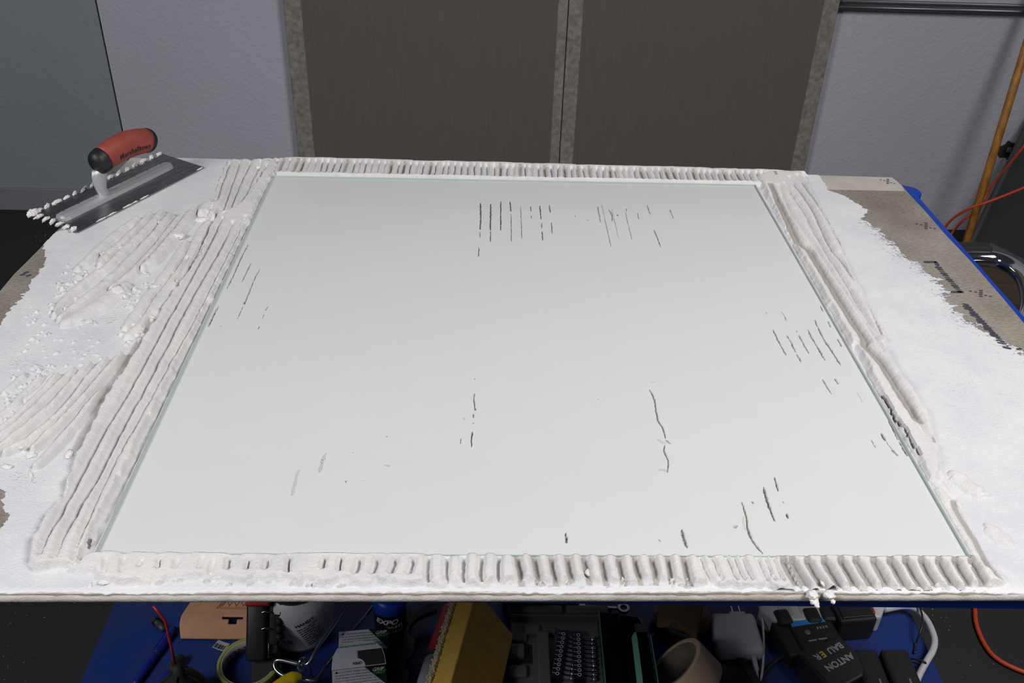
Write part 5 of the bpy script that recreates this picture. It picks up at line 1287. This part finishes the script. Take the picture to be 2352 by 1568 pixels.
# brown paper bag
m_paper = mat('brown_paper', rgb(150, 120, 92), .85, vary=.15, vscale=25, bump=.3, bscale=90, bdist=.004)
p0 = S(1562, 1424)
e = empty('paper_sheet', (p0.x, p0.y, SZ), label='crumpled brown paper sheet behind the beige tape roll', cat='paper')
bm = bmesh.new(); gr_ = {}
NU, NV = 22, 20
q_ = [S(1508, 1440, .055), S(1600, 1470, .045), S(1618, 1380, .07), S(1512, 1376, .075)]
for i in range(NU + 1):
    for j in range(NV + 1):
        u, v = i / NU, j / NV
        p = (q_[0] * (1 - u) + q_[1] * u) * (1 - v) + (q_[3] * (1 - u) + q_[2] * u) * v
        p = p + Vector((0, 0, .008 * mnoise.noise(Vector((u * 3, v * 3, 2))) + .01 * math.sin(u * 3.1)))
        gr_[i, j] = bm.verts.new(p - Vector((p0.x, p0.y, SZ)))
for i in range(NU):
    for j in range(NV): bm.faces.new([gr_[k] for k in ((i, j), (i + 1, j), (i + 1, j + 1), (i, j + 1))])
bmesh.ops.solidify(bm, geom=list(bm.faces), thickness=.0006)
sh_ = obj('sheet', bm, m_paper, e, True)
rc = S(1546, 1438, .068) - Vector((p0.x, p0.y, SZ))
for k in range(3):
    a = 2 * math.pi * k / 3
    obj('recycling_mark', add_tube(bmesh.new(), [rc + Vector((.004 * math.cos(a + t_), .004 * math.sin(a + t_), .002)) for t_ in (0, .5, 1.0, 1.5)], .0005, 6), m_ink2, e)
box('folded_base', (0, -.005, .02), (.08, .05, .04), m_paper, e, r=.004)
# black tool body beneath the paper
p0 = S(1542, 1478); e = empty('cordless_tool', (p0.x, p0.y, SZ), (0, 0, -.5), label='black tool body half hidden by the brown paper', cat='tool')
box('housing', (0, .012, .018), (.075, .035, .036), m_blackr, e, r=.006, seg=3); box('grip', (.0, -.012, .012), (.06, .018, .02), m_black, e, r=.004); box('vent', (.0, .012, .0365), (.03, .02, .002), m_dkgrey, e, r=.0005)
# blue shop cloth
p0 = S(1528, 1500); bm = bmesh.new(); gr_ = {}
for i in range(25):
    for j in range(21):
        u, v = i / 24, j / 20
        gr_[i, j] = bm.verts.new(((u - .5) * .065, (v - .5) * .085, .004 + .010 * abs(math.sin(u * 9 + .6 * v)) * (.5 + .5 * v) + .004 * mnoise.noise(Vector((u * 5, v * 5, 7)))))
for i in range(24):
    for j in range(20): bm.faces.new([gr_[k] for k in ((i, j), (i + 1, j), (i + 1, j + 1), (i, j + 1))])
bmesh.ops.solidify(bm, geom=list(bm.faces), thickness=.001)
bmesh.ops.transform(bm, matrix=Matrix.Translation((p0.x, p0.y, SZ + .006)) @ Matrix.Rotation(-.3, 4, 'Z'), verts=bm.verts)
o = obj('shop_cloth', bm, mat('cloth_blue', rgb(24, 66, 160), .85), None, True); tag(o, 'folded blue shop cloth beside the beige tape roll', 'cloth')
# beige masking tape roll leaning on its edge
pa = S(1540, 1562, .045)
e = empty('tape_roll', (pa.x + .02, pa.y, SZ), label='roll of beige masking tape standing tilted on its edge', cat='tape')
ax = Vector((-.70, .32, .64)).normalized()
Mx = Matrix.Translation((0, 0, .0560)) @ ax.to_track_quat('Z', 'Y').to_matrix().to_4x4()
obj('tape', ring_lathe(bmesh.new(), [(.0415, -.024), (.0495, -.024), (.050, -.023), (.050, .023), (.0495, .024), (.0415, .024)], 60, Mx), mat('tape_beige', rgb(190, 166, 138), .7), e, True)
obj('core', ring_lathe(bmesh.new(), [(.0385, -.0235), (.0416, -.0235), (.0416, .0235), (.0385, .0235)], 60, Mx), mat('tape_core2', rgb(120, 108, 92), .85, vary=.3, vscale=120), e, True)

# ---- white power adapter and its lead
q_ = [S(1646, 1497, .024), S(1748, 1497, .024), S(1736, 1409, .024), S(1640, 1411, .024)]
c0 = sum(q_, Vector()) / 4
e = empty('power_adapter', (c0.x, c0.y, SZ), label='white rounded power adapter brick on the shelf', cat='adapter')
ux = (q_[1] - q_[0]).normalized(); ax_, ay_ = (q_[1] - q_[0]).length, (q_[3] - q_[0]).length
fr = frame((0, 0, 0), ux, (q_[3] - q_[0]))
bm = add_box(bmesh.new(), (0, 0, .0145), (ax_ + .004, ay_ + .004, .029), r=.009, seg=4); bmesh.ops.transform(bm, matrix=fr, verts=bm.verts); obj('brick', bm, m_white, e, True)
for sgn in (-1, 1):
    bm = add_box(bmesh.new(), (sgn * .006 + .01, ay_ / 2 + .012, .017), (.0016, .018, .006), r=.0004); bmesh.ops.transform(bm, matrix=fr, verts=bm.verts); obj('prong', bm, m_chrome, e)
bm = add_box(bmesh.new(), (.01, ay_ / 2 + .003, .017), (.026, .006, .016), r=.002); bmesh.ops.transform(bm, matrix=fr, verts=bm.verts); obj('duckhead', bm, m_white, e)
oe_ = Vector((c0.x, c0.y, SZ))
obj('lead_plug', add_tube(bmesh.new(), [S(1731, 1507, .014) - oe_, S(1735, 1525, .012) - oe_, S(1739, 1540, .010) - oe_], lambda t: .0045 - .0012 * t, 12), m_white, e, True)
obj('lead', add_tube(bmesh.new(), [S(1738, 1538, .010) - oe_, S(1742, 1562, .006) - oe_, S(1748, 1558, .006) - oe_, S(1753, 1520, .010) - oe_, S(1754, 1470, .016) - oe_, S(1752, 1430, .022) - oe_, S(1746, 1398, .026) - oe_, S(1742, 1370, .026) - oe_], .0019, 10), m_white, e, True)
# ---- white power strip
q0, q1 = S(1768, 1412, .035), S(2020, 1402, .035)
c0 = (q0 + q1) / 2; d_ = q1 - q0; L = d_.length + .03
e = empty('power_strip', (c0.x, c0.y + .012, SZ), (0, 0, math.atan2(d_.y, d_.x)), label='white power strip with black plugs and a red switch', cat='power strip')
hexp = [(-L / 2, 0), (-L / 2 + .018, -.026), (L / 2 - .018, -.026), (L / 2, 0), (L / 2 - .018, .026), (-L / 2 + .018, .026)]
prism('housing', hexp, .0, .036, m_white, e, bevel=.004)
sw = box('switch', (L / 2 - .040, -.014, .038), (.026, .016, .008), mat('switch_red', rgb(150, 26, 24), .35), e, r=.002); sw['label'] = 'red rocker switch'
for k in range(5): box('outlet', (-L / 2 + .042 + .034 * k, .0, .0362), (.022, .028, .0012), mat('outlet_grey', rgb(165, 165, 168), .5), e, r=.0004)
def plug(x, y, ang, label, big=False):
    p = S(x, y, .03)
    g = empty('power_plug', (p.x, p.y, SZ), (0, 0, ang), label=label, cat='plug', group='black plugs in the power strip')
    if big:
        box('body', (0, 0, .024), (.062, .042, .048), m_blackr, g, r=.004); box('top_plate', (0, .0, .049), (.05, .03, .002), m_black, g, r=.0008)
    else:
        box('body', (0, .004, .026), (.024, .030, .030), m_black, g, r=.005, seg=3)
        obj('strain_relief', add_tube(bmesh.new(), [(0, -.008, .026), (.001, -.026, .024), (.002, -.044, .018)], lambda t: .006 - .003 * t, 12), m_blackr, g, True)
        obj('cord', add_tube(bmesh.new(), [(.002, -.042, .018), (.004, -.07, .008), (.0, -.10, .0035), (-.02, -.13, .0035)], .0028, 10), m_blackr, g, True)
plug(1800, 1428, .15, 'black plug beside the white adapter lead')
plug(1866, 1424, .1, 'black ribbed plug between two other plugs')
plug(1902, 1420, .0, 'black plug next to the big square plug')
plug(1956, 1418, .12, 'big square black transformer plug beside the red switch', True)
# charger with blue stripe
p0 = S(1866, 1490); e = empty('battery_charger', (p0.x, p0.y, SZ), (0, 0, .20), label='black battery charger with a light blue stripe', cat='charger')
box('body', (0, 0, .018), (.072, .062, .036), m_black, e, r=.004); box('stripe', (-.004, .024, .0365), (.058, .009, .0015), mat('stripe_blue', rgb(50, 130, 200), .4), e)
lathe('knob', [(0, 0), (.005, 0), (.005, .002), (0, .0025)], m_dkgrey, e, 18, False, Matrix.Translation((-.014, .005, .036)))
for k in range(4): box('indicator', (.006 + .005 * k, .010, .0365), (.003, .004, .001), mat('indicator', rgb(120, 120, 122), .4), e)
strokes('print', .034, .005, mat('print_grey', rgb(120, 122, 125), .5), e, lambda co: Vector((-.02 + co.x, -.012 + co.y, .0366)))
box('side_dock', (-.046, .006, .016), (.024, .07, .032), m_blackr, e, r=.004)
# camera battery with lettering
p0 = S(1906, 1566); e = empty('camera_battery', (p0.x, p0.y, SZ), (0, 0, math.radians(28)), label='black camera battery with upside-down grey lettering', cat='battery')
box('body', (0, 0, .024), (.082, .074, .048), m_black, e, r=.004); box('face_plate', (0, .0, .0485), (.076, .066, .0016), m_blackr, e, r=.0005)
m_pg = mat('print_pale', rgb(140, 140, 144), .5)
rotz = Matrix.Rotation(math.pi, 4, 'Z')
text('lettering', 'ANTON', .0150, m_pg, e, Mx=Matrix.Translation((.030, .002, .0496)) @ rotz, bold=.0005)
text('lettering', 'BAU', .0150, m_pg, e, Mx=Matrix.Translation((.030, .024, .0496)) @ rotz, bold=.0005)
text('lettering', 'E', .0150, mat('print_gold', rgb(180, 150, 60), .5), e, Mx=Matrix.Translation((-.006, .024, .0496)) @ rotz, bold=.0005)
text('lettering', 'R', .0150, m_pg, e, Mx=Matrix.Translation((-.016, .024, .0496)) @ rotz, bold=.0005)
# two plain black batteries
for (xa, xb, lbl) in ((1956, 2013, 'plain black battery pack beside the lettered battery'), (2020, 2084, 'plain black battery pack at the open side of the shelf, cord looped beside it')):
    a_, b_ = S(xa, 1500, .05), S(xb, 1500, .05); w_ = (b_ - a_).length; yb_ = S(xa, 1487, .05).y
    e = empty('battery_pack', ((a_.x + b_.x) / 2 + .004, yb_ - .06, SZ), label=lbl, cat='battery', group='plain black battery packs')
    box('body', (0, 0, .025), (w_, .12, .05), m_black, e, r=.007, seg=3, smooth=False); box('end_cap', (0, -.052, .026), (w_ - .004, .012, .046), m_blackr, e, r=.003); box('slot', (.004, .0, .0502), (.003, .008, .0006), m_dkgrey, e)
# thick white cable bowed past the shelf end
o = tube('power_cable', [S(2030, 1400, .02), S(2075, 1392, .018), S(2105, 1400, .02), S(2130, 1426, .02), S(2146, 1465, .02), S(2143, 1492, .02), S(2130, 1515, .018), S(2112, 1548, .012), S(2100, 1580, .006)], .0052, m_white, None, 14)
tag(o, 'thick white power cable bowing out past the shelf end', 'cable')
o = tube('thin_cord', [S(2108, 1385, .03), S(2117, 1408, .03), S(2119, 1430, .028), S(2112, 1455, .02), S(2103, 1480, .004), S(2100, 1500, .004)], .0016, m_black, None, 8)
tag(o, 'thin black cord hanging beside the thick white cable', 'cord')
o = tube('cable_tie', [S(2080, 1512, .012), S(2100, 1513, .02), S(2118, 1517, .024), S(2126, 1522, .022), S(2122, 1527, .014), S(2104, 1522, .010), S(2084, 1518, .008)], .0015, m_black, None, 8)
tag(o, 'black wire tie looped around the thick white cable', 'cable tie')
# loose black leads in front of the charger
o = tube('black_lead', [S(1895, 1450, .01), S(1900, 1480, .042), S(1880, 1498, .042), S(1830, 1500, .030), S(1790, 1512, .006), S(1760, 1540, .004), S(1735, 1575, .004), S(1720, 1600, .004)], .0032, m_blackr, None, 10)
tag(o, 'black lead curling over the charger toward the shelf front', 'cable')
o = tube('black_lead', [S(1700, 1600, .004), S(1680, 1560, .004), S(1660, 1535, .004), S(1635, 1515, .004), S(1640, 1505, .003)], .002, m_blackr, None, 10)
tag(o, 'thin black lead between the beige tape roll and white adapter', 'cable')
# dark felt sleeve at the front
p0 = S(1665, 1578); e = empty('tool_sleeve', (p0.x, p0.y, SZ), (0, 0, .35), label='dark felt tool sleeve lying under the beige tape roll', cat='sleeve')
box('sleeve', (0, 0, .005), (.10, .07, .010), mat('felt_dark', rgb(34, 34, 34), .95, bump=.4, bscale=400), e, r=.003); box('cuff', (.045, 0, .007), (.014, .072, .012), m_blackr, e, r=.002)
